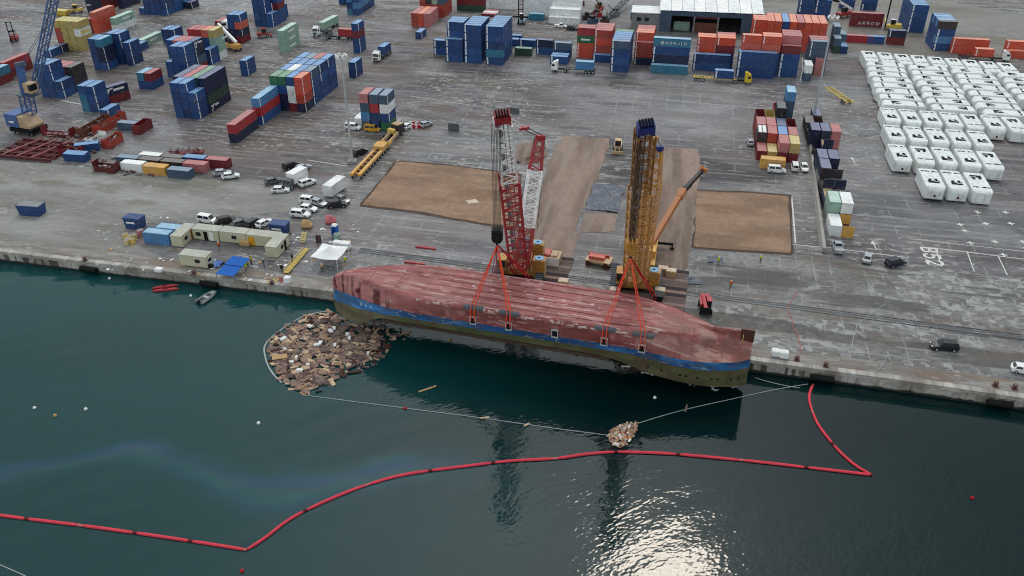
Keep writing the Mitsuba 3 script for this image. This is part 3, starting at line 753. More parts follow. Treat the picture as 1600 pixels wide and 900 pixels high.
def big_crane(kind, label, foot, tip, mfoot, mtop, base, yaw, lower, upper, headcol, mcols, body, apex, hookcol, lugs, extra):
    foot, tip, mfoot, mtop = map(np.asarray, (foot, tip, mfoot, mtop))
    k = thing('crawler_crane', label, 'crane', 'crawler cranes holding the ship')
    crawler(k, base, yaw, body)
    cut = foot + (tip - foot) * .66
    sd = (1, .15, 0)
    lattice(k, 'boom_lower', foot + (tip - foot) * .06, cut, 3.2, 2.9, lower, 19, sd)
    lattice(k, 'boom_upper', cut, tip - (tip - foot) * .02, 2.6, 2.4, upper, 10, sd)
    lattice(k, 'boom_foot', foot, foot + (tip - foot) * .06, 3.3, 2.9, lower, 2, sd, (.5, 1))
    ax = (tip - foot) / np.linalg.norm(tip - foot)
    # catwalk and rope bundle up the middle of the boom
    cw = MB(); e1 = np.array(sd) - ax * (np.array(sd) @ ax); e1 /= np.linalg.norm(e1); e2 = np.cross(ax, e1)
    for o in (-.8, .0, .7): cw.tube([foot + ax * 3 + e1 * o - e2 * .2, tip - ax * 1 + e1 * o - e2 * .2], .10, extra, 4)
    part(k, 'boom_line', cw.ply('paint'), kind='stuff')
    for f in np.linspace(.14, .94, 9):
        c0 = foot + (tip - foot) * f
        part(k, 'catwalk', MB().bar(c0 - e1 * .5 + e2 * .9, c0 - e1 * .5 + e2 * .9 + ax * 3.2, .7, extra, .06, up=e2).ply('paint'))
    hd = MB(); hd.bar(tip - e1 * 1.25, tip + e1 * 1.25, 1.7, headcol, 1.3, up=ax)
    hd.bar(tip - e1 * .9 + ax * .9, tip + e1 * .9 + ax * .9, 1.2, headcol, .6, up=ax)
    for o in (-1.1, 1.1): hd.bar(tip + e1 * o - ax * 1.2, tip + e1 * o + ax * 1.0, 1.5, headcol, .35, up=e1)
    head = part(k, 'boom_head', hd.ply('paint'))
    for o in np.linspace(-.9, .9, 5):
        sh = MB(); c0 = tip + e1 * o + ax * .9
        sh.tube([c0 - e1 * .1, c0 + e1 * .1], .8, 'black', 12); part(head, 'sheave', sh.ply('matte', 40))
    # the derrick mast behind, stays and hoist ropes
    mc = [mfoot + (mtop - mfoot) * f for f in (0, .3, .74, .97, 1)]
    lattice(k, 'mast_lower', mc[0], mc[1], 2.5, 2.2, mcols[0], 7, sd)
    lattice(k, 'mast_middle', mc[1], mc[2], 2.5, 2.2, mcols[1], 11, sd)
    lattice(k, 'mast_top', mc[2], mc[3], 2.4, 2.0, mcols[2], 6, sd, (1, .55))
    part(k, 'mast_head', MB().bar(mtop - np.array([.9, 0, .4]), mtop + np.array([.9, 0, -.4]), .9, headcol if mcols[2] != 'cred' else 'cred', 1.0).ply('paint'))
    py = MB()
    mid = tip + (mtop - tip) * .52
    for o in (-.5, .5):
        py.tube([tip + e1 * o + ax * .5, mid + e1 * o], .07, 'cwhite' if mcols[2] == 'cred' else 'cyd', 4); py.tube([mid + e1 * o, mtop + e1 * o], .10, 'black', 4)
    py.bar(mid - e1 * .9, mid + e1 * .9, .9, mcols[2], .5)
    part(k, 'pendant', py.ply('paint'))
    bs = MB(); br = np.array([base[0], base[1], 3.0]) + np.array([math.sin(math.radians(yaw)) * 8.6, -math.cos(math.radians(yaw)) * 8.6, 2.2])
    for o in (-1.0, 1.0): bs.tube([mtop + e1 * o, br + e1 * o * 2.4], .06, 'rope', 4)
    part(k, 'backstay', bs.ply('matte'))
    hr = MB(); top = np.array([apex[0], apex[1], tip[2] - .6])
    for o in np.linspace(-.75, .75, 7):
        for q in (-.3, .3): hr.tube([top + e1 * o + np.array([0, q, 0]), np.array([apex[0], apex[1], apex[2] + 2.6]) + e1 * o * .7 + np.array([0, q, 0])], .035, 'rope', 4, False)
    part(k, 'hoist_rope', hr.ply('matte'), kind='stuff')
    hb = MB(); A = np.asarray(apex, float)
    hb.mesh(m3.Manifold.hull(m3.Manifold.cube([1.9, 1.5, 1.6], True).translate((A + [0, 0, 2.4]).tolist()) + m3.Manifold.cube([1.1, 1.1, .4], True).translate((A + [0, 0, .9]).tolist())), hookcol)
    for o in (-.6, 0, .6): hb.tube([A + [o - .08, 0, 2.9], A + [o + .08, 0, 2.9]], .95, hookcol, 12)
    hb.bar(A + [0, 0, .9], A + [0, 0, .1], .4, 'black'); hb.bar(A + [-.7, 0, .55], A + [.7, 0, .55], .3, 'cwhite')
    part(k, 'hook_block', hb.ply('paint'))
    return k


tipR, tipY = Q(785, 184, 122.6), Q(1009, 200, 116.6)
axR = Q(777, 384, 121.6); axY = Q(985, 404, 116.4)
big_crane('red', 'tall red and white lattice crane with black hook block over the hull', [1.3, 141.0, 2.6], tipR, [1.9, 142.6, 2.8], Q(844, 212, 152), [1.7, 144.5, 0], 172, 'cred', 'cwhite', 'cred', ('cred', 'cwhite', 'cred'), 'cyel', axR, 'hook', LUGX[:2], 'a')
big_crane('yellow', 'tall yellow lattice crane with a blue head over the hull', [23.2, 136.2, 2.6], tipY, [24.6, 137.6, 2.8], Q(1029, 229, 146), [24.4, 139.4, 0], 172, 'cyel', 'cyd', 'cblue', ('cyel', 'cyel', 'cyel'), 'cyel', axY, 'cyel', LUGX[2:], 'cyd')
# slings: near legs over the knuckle to the lugs, far legs over the far bilge
for apex, xs_, nm in ((axR, LUGX[:2], 'red and white crane'), (axY, LUGX[2:], 'yellow crane')):
    A = np.asarray(apex, float)
    for x in xs_:
        for sg_, where in ((1, 'near'), (-1, 'far')):
            m_ = MB(); kz = 9.35
            for o in (-.32, .32):
                pts = [A + [0, 0, .2], hull_pt(x + o, sg_ * 5.9, kz), hull_pt(x + o, sg_ * 6.35, 8.4), hull_pt(x + o, sg_ * 6.4, 6.6)]
                for a, b in zip(pts, pts[1:]): m_.bar(a, b, .36 if sg_ > 0 else .20, 'sling' if sg_ > 0 else 'R', .12, up=HX)
            solo('lifting_sling', m_.ply('matte'), f"{'orange' if sg_ > 0 else 'red'} lifting sling on the {where} side, {'left' if x == xs_[0] else 'right'} leg under the {nm}", 'sling', group='slings round the hull')
# ------------------------------------------------------------------ shipping containers
NAMES = {'b': 'blue', '2': 'bright blue', '3': 'deep blue', 'B': 'navy', 'c': 'light blue', 't': 'teal blue', 's': 'slate blue', 'r': 'dark red', 'R': 'red', 'o': 'orange', 'O': 'rusty orange', 'P': 'salmon', 'p': 'pink',
         'g': 'green', 'G': 'dark green', 'm': 'mint green', 'w': 'white', 'y': 'ochre yellow', 'Y': 'golden yellow', 'k': 'dark brown', 'd': 'brown', 'a': 'grey'}
CCOL = {'2': 'b2', '3': 'b3'}
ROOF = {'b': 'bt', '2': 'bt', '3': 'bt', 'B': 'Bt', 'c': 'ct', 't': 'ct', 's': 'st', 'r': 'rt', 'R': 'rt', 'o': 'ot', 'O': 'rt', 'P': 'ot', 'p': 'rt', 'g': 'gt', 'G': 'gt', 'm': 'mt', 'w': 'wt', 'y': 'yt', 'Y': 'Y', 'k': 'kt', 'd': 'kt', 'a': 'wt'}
L20, L40, CW = 6.06, 12.19, 2.44
_shells, _meshes, _calls = {}, {}, [0]
HIDE, MASS = set(), set()
#VIS#  containers (by order of building) that the photo shows nothing of, and those past the three hundred largest in view
_rng = lambda t: {i for q in t.split() for i in range(int(q.split('-')[0]), int(q.split('-')[-1]) + 1)}
HIDE, MASS = _rng('76-79 82 89 93 97 101-104 107-108 123-125 127-129 131-133 149 153 162-164 166-168 170 230-234 257 280 283-284 287 306-307 311-314 316-319 336-339 341-344 383 386 389 397 403-406 410-413 437-439 446-447 450-451 454-455 485-486 489-491 493-495 497-498 508-509 516-517 521 528-530 538-539 552-555 557-560 562-563 566 570 574-575 578-579 582-583 586-587 590 598-599 602-603 610 700 703 705 707 722 726 728 730 737-739 747 787-788'), _rng('1-6 11-13 20-21 29-31 37-42 50-56 58-60 66-67 73 75 80-81 84-88 90-92 94-96 100 105-106 109-110 112-114 116-117 139-143 145 150-151 154-156 171-172 174-175 178 180 182 193-195 197-199 201-203 209-211 216-220 223-228 235-241 247-252 258-260 262-264 274-279 281-282 285-286 288 292 300 308 315 320 326-335 340 345 351-376 378 384-385 387-388 390-391 394 398-400 416 418-421 423 425 430-431 440 442 448-449 452-453 456-457 462-481 487 492 496 499-500 502 512-513 518-520 522-524 533-535 540-542 547-550 556 561 567-569 571-573 576 580 584 588 591-592 594-596 600 604 606-607 611-617 620 622 625-626 628 639-662 667-682 686 688 691 694-699 702 704 706 712 716 718 720 724 731-733 736 742 744 746 748-750 752-753 757 760 763-764')
_mass, CALLS = MB(), {}


def shell(c, L, Hc, roofless=False):
    kk = (c, L, Hc, roofless)
    if kk in _shells: return _shells[kk]
    col = CCOL.get(c, c); m = MB(); W = CW
    for x in (0, L - .16):
        for y in (0, W - .16): m.box(x, y, 0, x + .16, y + .16, Hc, col)
    for y in (0, W - .10): m.box(.16, y, 0, L - .16, y + .10, .16, col); m.box(.16, y, Hc - .09, L - .16, y + .10, Hc, col)
    for x in (0, L - .10): m.box(x, .16, 0, x + .10, W - .16, .16, col); m.box(x, .16, Hc - .11, x + .10, W - .16, Hc, col)
    n = int(L / .56); xs_ = []
    for i in range(n):
        a = .16 + (L - .32) * i / n; s_ = (L - .32) / n
        xs_ += [(a, .035), (a + s_ * .32, .035), (a + s_ * .5, .085), (a + s_ * .82, .085)]
    xs_.append((L - .16, .035))
    for sg_ in (0, 1):
        v = [(x, d if sg_ == 0 else W - d, z) for x, d in xs_ for z in (.16, Hc - .09)]
        f = [[2 * i, 2 * i + 2, 2 * i + 3, 2 * i + 1] for i in range(len(xs_) - 1)]
        m.add(v, f if sg_ == 0 else [q[::-1] for q in f], col)
    m.box(L - .10, .16, .16, L - .06, W - .16, Hc - .11, col)
    if not roofless: m.box(.075, .16, .16, .12, W - .16, Hc - .11, col)
    m.box(.05, .05, .10, L - .05, W - .05, .17, 'd')
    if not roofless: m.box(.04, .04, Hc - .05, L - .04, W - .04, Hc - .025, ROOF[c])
    else:
        m.box(.10, .16, .16, .14, W - .16, Hc - .11, col)
        for q in np.arange(1.5, L - 1, 1.5): m.box(q, .1, Hc - .08, q + .08, W - .1, Hc - .02, col)
    _shells[kk] = m.ply('paint'); _meshes[kk] = m; return _shells[kk]


thing_none = (None, T4())
_doors = {}
def door(c, Hc):
    if (c, Hc) not in _doors:
        col = CCOL.get(c, c); out = []
        for y0 in (.16, 1.225):
            m = MB().box(.03, y0 + .01, .17, .07, y0 + 1.045, Hc - .12, col)
            for y in (y0 + .3, y0 + .75): m.box(-.005, y, .2, .03, y + .05, Hc - .15, col)
            out.append(m.ply('paint'))
        _doors[(c, Hc)] = out
    return _doors[(c, Hc)]


_str = {}
def name_stripe(L, Hc, wide):
    kk = (Hc, wide)
    if kk not in _str:
        m = MB()
        for q in range(2): m.box(.34, .018, .14 + q * (Hc - .24) / 2, .34 + (.46 if wide else .34), .034, .14 + (q + .93) * (Hc - .24) / 2, 'white')
        _str[kk] = m.ply('matte')
    return _str[kk]


ORD = ['first', 'second', 'third', 'fourth', 'fifth', 'sixth', 'seventh', 'eighth', 'ninth', 'tenth']
STRIPED = set('b23BcoOs')


def container(p, yaw, c, L, Hc, label, group=None, roofless=False, doors=False, striped=None, name='shipping_container', tilt=None):
    _calls[0] += 1
    if _calls[0] in HIDE: return thing_none
    to = place(p, yaw, tilt)
    if _calls[0] in MASS:                              # small far ones beyond the countable three hundred
        shell(c, L, Hc, roofless); q = _meshes[(c, L, Hc, roofless)]; M_ = np.array(to.matrix)
        for v_, f_, c_, in zip(q.v, q.f, q.c): _mass.v.append(v_ @ M_[:3, :3].T + M_[:3, 3]); _mass.c.append(c_)
        off = 0
        for v_, f_ in zip(q.v, q.f): _mass.f.append(f_ + _mass.n)
        _mass.n += q.n; return thing_none
    k = thing(name, label, 'container', group); CALLS[k] = _calls[0]
    part(k, 'shell', shell(c, L, Hc, roofless), to)
    if doors:
        for d in door(c, Hc): part(k, 'door', d, to)
    if striped if striped is not None else (c in STRIPED): part(k, 'name_stripe', name_stripe(L, Hc, c in 'b23'), to)
    return k, to


def block(px, corner, orient, cols, where, L=L20, Hc=2.59, yaw=-12.0, gap=0.14, dj=None, striped=None):
    """cols: {(i, j): tiers from the ground up}; i counts along the quay, j inland, from the pixel of the near corner"""
    o = ST(G(*px)); ci, cj = (CW, L) if orient == 'D' else (L, CW)
    gi, gj = (gap, .3) if orient == 'D' else (.35, gap)
    a = math.radians(yaw - (-12.0))
    def pos(i, j):
        s = i * (ci + gi) - (ci if corner == 'R' else 0); t = j * (cj + gj)
        p2 = XY(*(o + [s * math.cos(a) - t * math.sin(a), s * math.sin(a) + t * math.cos(a)])); return p2
    hgt = {q: len(v) for q, v in cols.items()}
    imin, jmin = min(i for i, j in cols), min(j for i, j in cols)
    ni, nj = len({i for i, j in cols}), len({j for i, j in cols})
    right = o[0] + 20 < 0                              # this block stands left of the camera: its right faces show
    where = where.removeprefix('in the ')
    made = []
    for (i, j), tiers in cols.items():
        for z, c in enumerate(tiers):
            if c == '.': continue
            top = z == len(tiers) - 1
            front = hgt.get((i, j - 1), 0) <= z
            side = hgt.get((i + (1 if px[0] < 800 else -1), j), 0) <= z
            if not (top or front or side): continue
            made.append((i, j, z, c, front, len(tiers)))
    for i, j, z, c, front, n in made:
        cc = c if c != 'b' else random.Random(hash((px, i, j, z)) if False else (px[0] * 7 + i * 13 + j * 29 + z * 31)).choice('bbb223')
        p2 = pos(i, j); p2[2] = .01 + z * (Hc + .015)
        tw = 'only tier' if n == 1 else 'top tier' if z == n - 1 else 'bottom tier' if z == 0 else ORD[z] + ' tier'
        w = [NAMES[c] + ' container']
        if n > 1: w.append(tw)
        if nj > 1: w.append('front row' if j == jmin else ORD[j - jmin] + ' row')
        if ni > 1: w.append(ORD[i - imin] + ' from left')
        lab = ', '.join(w) + ', ' + where
        if orient == 'D':
            to_p = XY(*(ST(p2) + [CW * math.cos(a), CW * math.sin(a)])); to_p[2] = p2[2]; yw = yaw + 90
        else: to_p, yw = p2, yaw
        container(to_p, yw, cc, L, Hc, lab, None if len(made) == 1 else 'containers ' + where, doors=front and orient == 'D', striped=striped)
    return pos


def grid(*rows):
    """rows from near to far, each a space separated list of columns from left to right; '-' is empty"""
    d = {}
    for j, r in enumerate(rows):
        for i, q in enumerate(r.split()):
            if q != '-': d[(i, j)] = q
    return d


def rgrid(*rows):
    """the same, counted so that the LAST column of a row has i = 0"""
    d = {}
    for j, r in enumerate(rows):
        q = r.split()
        for i, x in enumerate(q):
            if x != '-': d[(i - len(q) + 1, j)] = x
    return d


# left field
block((101.2, 154), 'R', 'D', rgrid('bbbb bbbb bb', 'kkp kkp skk'), 'in the block beside the blue harbour crane')
block((13, 123), 'R', 'D', {(0, 0): 'rR'}, 'long pair at the left edge behind the crane', L=L40, striped=False)
block((1, 134), 'R', 'D', {(0, 0): 'rt'}, 'short pair cut by the left edge')
block((154, 176), 'R', 'D', rgrid('ttb bbb'), 'in the small stack left of the logo container')
block((170, 186), 'R', 'D', {(0, 0): 'b'}, 'alone in front of the logo container')
block((79, 91), 'R', 'D', rgrid('b', 'B'), 'in the low pair under the crane boom')
block((169.4, 110.5), 'R', 'D', rgrid('bbbb bBBt'), 'in the stack right of the ochre block')
block((196, 101), 'R', 'D', rgrid('bbbb bbbb'), 'in the wide stack behind the ochre block')
block((209, 103), 'R', 'D', {(0, 0): 'bbb'}, 'in the column in front of the mint container')
block((218, 82), 'R', 'D', {(0, 0): 'b'}, 'low beside the long mint container')
block((226, 74), 'R', 'D', {(0, 0): 'm'}, 'lying alone in the left field', L=L40)
block((133, 80), 'R', 'D', rgrid('OOOy yyyy yyyy yywy'), 'in the ochre block', striped=False)
block((156, 52), 'R', 'D', rgrid('rr ooP'), 'in the tall pile behind the ochre block', L=L40, striped=False)
block((185, 50), 'R', 'D', {(0, 0): 'wm'}, 'in the long pair behind the blue stack', L=L40)
block((147, 25), 'R', 'D', {(0, 0): 'BBBB'}, 'in the column with white lettering at the top left', striped=False)
block((166, 17), 'R', 'D', rgrid('rrr rrr'), 'in the red pile at the top left', L=L40)
block((194, 14), 'R', 'D', {(0, 0): 'BB'}, 'in the long navy pair at the top left', L=L40, striped=False)
block((262, 25), 'R', 'D', rgrid('b bbbb bbbb bbbb bbbb', '- bbbb bbbb bbbb bbbb'), 'in the big blue block at the top')
block((300, 14), 'R', 'D', rgrid('Bc B'), 'in the dark pair right of the big blue block')
block((313, 187), 'R', 'D', rgrid('bbbb bbbb bbb'), 'in the front stack of the middle block')
block((330, 177), 'R', 'D', rgrid('BBBB BBBr BGBG BGBB'), 'in the long stack with the white logo', L=L40, striped=False)
block((296, 123), 'R', 'D', rgrid('bb bbbb bbbb', 'bbbb bbbp bbbp rsBB'), 'in the blue block behind the middle block')
block((331, 102), 'R', 'D', {(0, 0): 'bb'}, 'in the short column beside the mint and yellow stack')
block((342.6, 95), 'R', 'D', rgrid('bbbR bbbR bbbP wmmy'), 'in the row topped red and yellow', striped=False)
block((275, 69), 'R', 'D', rgrid('bb bb'), 'in the small pair behind the red topped row')
block((240.5, 140.5), 'R', 'D', rgrid('bt br'), 'in the small two coloured stack', striped=False)
block((388, 119.5), 'R', 'D', {(0, 0): 'bb'}, 'in the lone column left of the light mast')
block((372, 224), 'R', 'D', {(0, 0): 'BR'}, 'in the long red and navy pair', L=L40, striped=False)
block((411, 196), 'R', 'D', {(0, 0): 'bRc'}, 'in the long three coloured stack', L=L40)
block((478, 176), 'R', 'D', rgrid('BBbg BBbg rwwb BOoo', 'bbbb BBbw bbbb bbbs', 'bbbb bbbb bbbb bbbb', 'bbbb bbbs bbbp bbbb', '- bbr - -'), 'in the big block by the light mast')
block((380.5, 68.5), 'R', 'D', rgrid('Bbr Bbw BBbb rBPb'), 'in the mixed stack behind the white boomed stacker')
block((427, 43), 'R', 'D', rgrid('bbbb bbbb bb', 'bbbb bbbb bbrb'), 'in the blue block at the top')
block((441, 31), 'R', 'D', {(0, 0): 'bb'}, 'in the pair at the right end of that blue block')
block((447, 83), 'R', 'D', {(0, 0): 'mmm'}, 'in the stack of three mint containers', L=L40)
block((563, 83.5), 'R', 'D', {(0, 0): 'bbrb'}, 'in the lone four high column')
block((557, 122.5), 'R', 'D', {(0, 0): 'bb'}, 'in the lone pair near the white tractor')
block((561, 24.5), 'R', 'D', rgrid('tbc bcb', 'tbb bcb', 'sbt btb'), 'in the blue green block at the top')
block((609, 206), 'R', 'D', rgrid('scsp bbRs gbws'), 'in the three wide stack by the yellow van', gap=.42)
block((567, 199), 'R', 'D', {(0, 0): 'w'}, 'beside the three wide stack')
# centre
block((678, 85.5), 'L', 'A', {(0, 0): 'bb'}, 'in the two high stack left of the tall blue blocks')
block((697, 96), 'L', 'A', grid('bbb', 'bbbbb', 'bbbbb', 'bbbbb'), 'in the left one of three tall blue blocks')
block((726, 98.3), 'L', 'A', grid(*['bbbbb'] * 5), 'in the middle one of three tall blue blocks')
block((759.4, 100.7), 'L', 'A', grid('btbbb', 'bbbbb', 'bbbbb', 'bbbbb', 'bbbbb', 'bbbbb'), 'in the right one of three tall blue blocks')
block((672, 43), 'R', 'D', rgrid('OO oo pp'), 'in the low orange stack', L=L40, striped=False)
block((659, 61.5), 'R', 'D', {(0, 0): 'b'}, 'alone in front of the low orange stack')
block((694, 28), 'R', 'D', rgrid('OOO OOk OOm OOs'), 'in the tall orange stack', L=L40, striped=False)
block((714, 17), 'L', 'A', {(0, 0): 'Grr'}, 'in the dark red and green stack', L=L40, striped=False)
block((752, 26), 'L', 'A', grid('r', 'w', 'p'), 'in the low row behind the tall blue blocks', L=L20, Hc=1.2, striped=False)
block((764, 13), 'L', 'A', grid('www', 'www'), 'in the white stack behind the ladder mast', L=L40, striped=False)
block((818, 24), 'L', 'A', grid('www', 'wwww'), 'in the white stack right of the ladder mast', L=L40, striped=False)
block((826, 31.5), 'L', 'A', {(0, 0): 't'}, 'in front of the white stack')
block((857, 36.5), 'L', 'A', grid('w', 'ww', 'ww', 'www'), 'in the stepped white stack', L=L40, striped=False)
block((785, 71.5), 'L', 'A', grid('b b', '- -', 'b -'), 'in the low row right of the tall blue blocks')
block((804, 86.5), 'L', 'A', {(0, 0): 'G'}, 'alone in front of the low blue row', striped=False)
block((837.5, 84.8), 'L', 'A', {(0, 0): 'bB'}, 'in the blue and navy pair')
block((859.5, 99.5), 'L', 'A', {(0, 0): 'b', (0, 1): 'b', (0, 3): 'bs'}, 'in the steps behind the white truck')
block((900.5, 89.8), 'L', 'A', grid('oogR', 'oogR'), 'in the stack with a green third tier')
block((925.5, 97), 'L', 'A', grid('b', 'bOoO', 'bOoO', 'bOoO', 'bOoO'), 'in the red stack right of the green tier')
block((952.8, 112.3), 'L', 'A', grid('bbbs', 'bbbb', 'bbbb', 'bbbb', 'bbbb', 'bbbg'), 'in the deep blue block')
block((989.5, 101), 'L', 'A', grid('BOO', 'BOOo', 'BOOo', 'BOOO', 'BOOR'), 'in the orange stack right of the deep blue block')
HANJ = block((1016, 114), 'L', 'A', {(0, 0): 't', (0, 1): 'BBbt'}, 'in the long stack with white lettering', L=L40, Hc=2.75)
block((1081, 109.5), 'L', 'A', {(0, 0): 'bb'}, 'in the long pair under the orange containers', L=L40, Hc=2.75)
block((1085, 105), 'L', 'A', grid('bboo bbro', 'bboo bbro', '- bboR'), 'in the orange stack behind the blue pair')
block((1149, 120.3), 'L', 'A', {(0, 0): 'bbb'}, 'in the long stack beside the yellow tractor', L=L40, Hc=2.8)
block((1152, 116), 'L', 'A', grid('bbbPo bbbPo', '- bbbPo'), 'in the orange stack behind the yellow tractor')
block((1214, 120.3), 'L', 'A', grid('bbbr', 'bbbrp', 'bbbrp', 'bbbrr'), 'in the stack with a pale pink roof')
block((1171, 76), 'L', 'A', grid('oooo', 'oooo', 'oooo'), 'in the orange stack beside the warehouse')
block((1193, 78), 'L', 'D', grid('oooo oooo ooob oooo oooO oooo oooo oooo'), 'in the long orange row', L=L40)
block((1258, 113), 'L', 'A', grid('ssss', 'sssr', 'sssr'), 'in the slate blue stack left of the mast')
block((1254, 126.5), 'L', 'D', {(0, 0): 'sw'}, 'in the slim pair left of the mast')
block((1271, 117.5), 'L', 'D', {(0, 0): 'pp'}, 'in the pink pair behind the mast', striped=False)
block((1300, 83), 'L', 'D', grid('Gs b', 'sss bs'), 'in the teal steps right of the mast')
block((1322, 66), 'L', 'A', {(0, 0): 'R'}, 'long, lying right of the mast', L=9.1, striped=False)
block((1354, 67.8), 'L', 'A', {(0, 0): 'b'}, 'lying at the end of the long red one', striped=False)
ARR = block((1327, 40.5), 'L', 'A', {(0, 0): 'rr'}, 'in the dark red pair with white letters', L=L40, striped=False)
block((1385, 69.5), 'L', 'A', {(0, 0): 'rB'}, 'in the pair behind the white housings')
block((1416, 50.5), 'L', 'A', grid(*['bbbb'] * 7), 'in the deep blue block at the top right')
block((1456.5, 79), 'L', 'A', grid('bcbk', 'bbbc', 'bbbb', 'bbbc', 'bbbb'), 'in the blue block left of the long orange pair')
block((1483.7, 82.8), 'L', 'A', {(0, 0): 'oo'}, 'in the long orange pair', L=L40)
block((1571, 90.5), 'L', 'A', {(0, 0): 'o', (0, 1): 'oo'}, 'at the right edge behind the white truck', L=L40)
block((1245, 29), 'L', 'A', grid('bbb bbb', 'bbb bbb'), 'in the blue block near the mast head')
block((1311, 12.5), 'L', 'A', {(0, 0): 'bbb'}, 'in the column at the top by the red stacker')
block((1345, 15.5), 'L', 'A', {(0, 0): 'bbb'}, 'in the column at the top behind the dark red pair')
block((547, 8), 'R', 'D', rgrid('bb bb'), 'in the far blue pair at the top', L=L20)

# lettering on sides
def lettering(p, yaw, text, h, col='white', x0=0, z0=0, host=None, depth=.006, name='lettering'):
    t = meshkit.text_mesh(text, h, depth); v = np.array(t.vertices)
    m = MB().add(np.c_[v[:, 0] + x0, -v[:, 2] - .006, v[:, 1] + z0], t.faces, col)
    return m.ply('matte'), place(p, yaw)


def find(word):
    return [k for k, v in labels.items() if word in v.get('label', '')]


k = (find('teal blue container, top tier, second row, long stack with white lettering') + [None])[0]; p = HANJ(0, 1); p[2] = 3 * 2.765
part(k, 'lettering', *lettering(p, -12, 'H A N J I N', .95, x0=4.0, z0=.8)); part(k, 'emblem', MB().tube([(3.0, -.004, 1.3), (3.0, -.03, 1.3)], .55, 'white', 14).tube([(3.0, -.03, 1.3), (3.0, -.036, 1.3)], .30, 't', 10).ply('matte'), place(p, -12))
k = (find('dark red container, bottom tier, dark red pair with white letters') + [None])[0]; p = ARR(0, 0)
part(k, 'lettering', *lettering(p, -12, 'A R R O W', 1.25, x0=3.0, z0=.7))
k = [q for q in labels if labels[q].get('label', '').startswith('green container, third tier, front row, stack with a green')]; k = (k + [None])[0]
_p = XY(*ST(G(900.5, 89.8))); part(k, 'lettering', MB().box(1.4, .0, .9, 4.6, .03, 1.5, 'white').ply('matte'), place([*_p[:2], 2 * 2.605], -12))
# white lettering bars along the mint and blue-green long sides, door lettering on the navy column
for word, n in (('mint green container', 9),):
    for k in find(word):
        q = scene.get(k + '__shell')
        if q is None: continue
        m = MB()
        for i in range(n): m.box(4.2 + i * .55, .0, .95, 4.6 + i * .55, .034, 1.65, 'white')
        part(k, 'lettering', m.ply('matte'), q['to_world'])
for k in find('column with white lettering'):
    m = MB()
    for i in range(4): m.box(-.02, .4 + i * .45, 1.5, .03, .75 + i * .45, 2.0, 'white')
    part(k, 'lettering', m.ply('matte'), scene[k + '__shell']['to_world'])
# the pair with a big slanted white mark, turned out of the rows
def slant(mb, x, z, s, y=-.01):
    mb.prism  # white Z shaped mark
    P_ = [(0, .0), (.55, .0), (1.75, 2.0), (3.0, 2.25), (2.9, 2.6), (.1, 2.25), (.0, 1.85), (1.15, 1.9)]
    g = trimesh.creation.extrude_polygon(sg.Polygon(P_), .03, engine='earcut'); v = np.array(g.vertices)
    return mb.add(np.c_[x + v[:, 0] * s, y - v[:, 2] + .02, z + v[:, 1] * s], g.faces, 'white')


zp = G(205, 154) - np.array([math.cos(math.radians(56)), math.sin(math.radians(56)), 0]) * 9.0
for z, c, l in ((0, 'r', 'dark red container under the one with a big slanted white mark'), (2.605, 'B', 'navy container with a big slanted white mark, on a dark red one')):
    k, to = container([*zp[:2], z + .01], 56, c, 9.0, 2.59, l, striped=False)
    if z: part(k, 'emblem', slant(MB(), 1.0, -.3, 1.0).box(4.0, -.012, 1.1, 7.6, .03, 1.75, 'white').ply('matte'), to, 'big slanted white mark')
for k in find('navy container, bottom tier, fourth from left, long stack with the white logo') + find('navy container, top tier, second row, fourth from left, blue block behind the middle block'):
    part(k, 'emblem', slant(MB(), .8 if L20 else 0, .2, .75).box(3.0, -.012, 1.3, 5.0, .03, 1.8, 'white').ply('matte'), scene[k + '__shell']['to_world'], 'slanted white mark')
k = find('ochre block')
for q in k:
    if labels[q]['label'].startswith('white container'):
        m = MB()
        for i in range(5): m.box(.6 + i * 1.05, .0, .5, 1.2 + i * 1.05, .034, 1.9, 'yellow')
        part(q, 'lettering', m.ply('matte'), scene[q + '__shell']['to_world'])

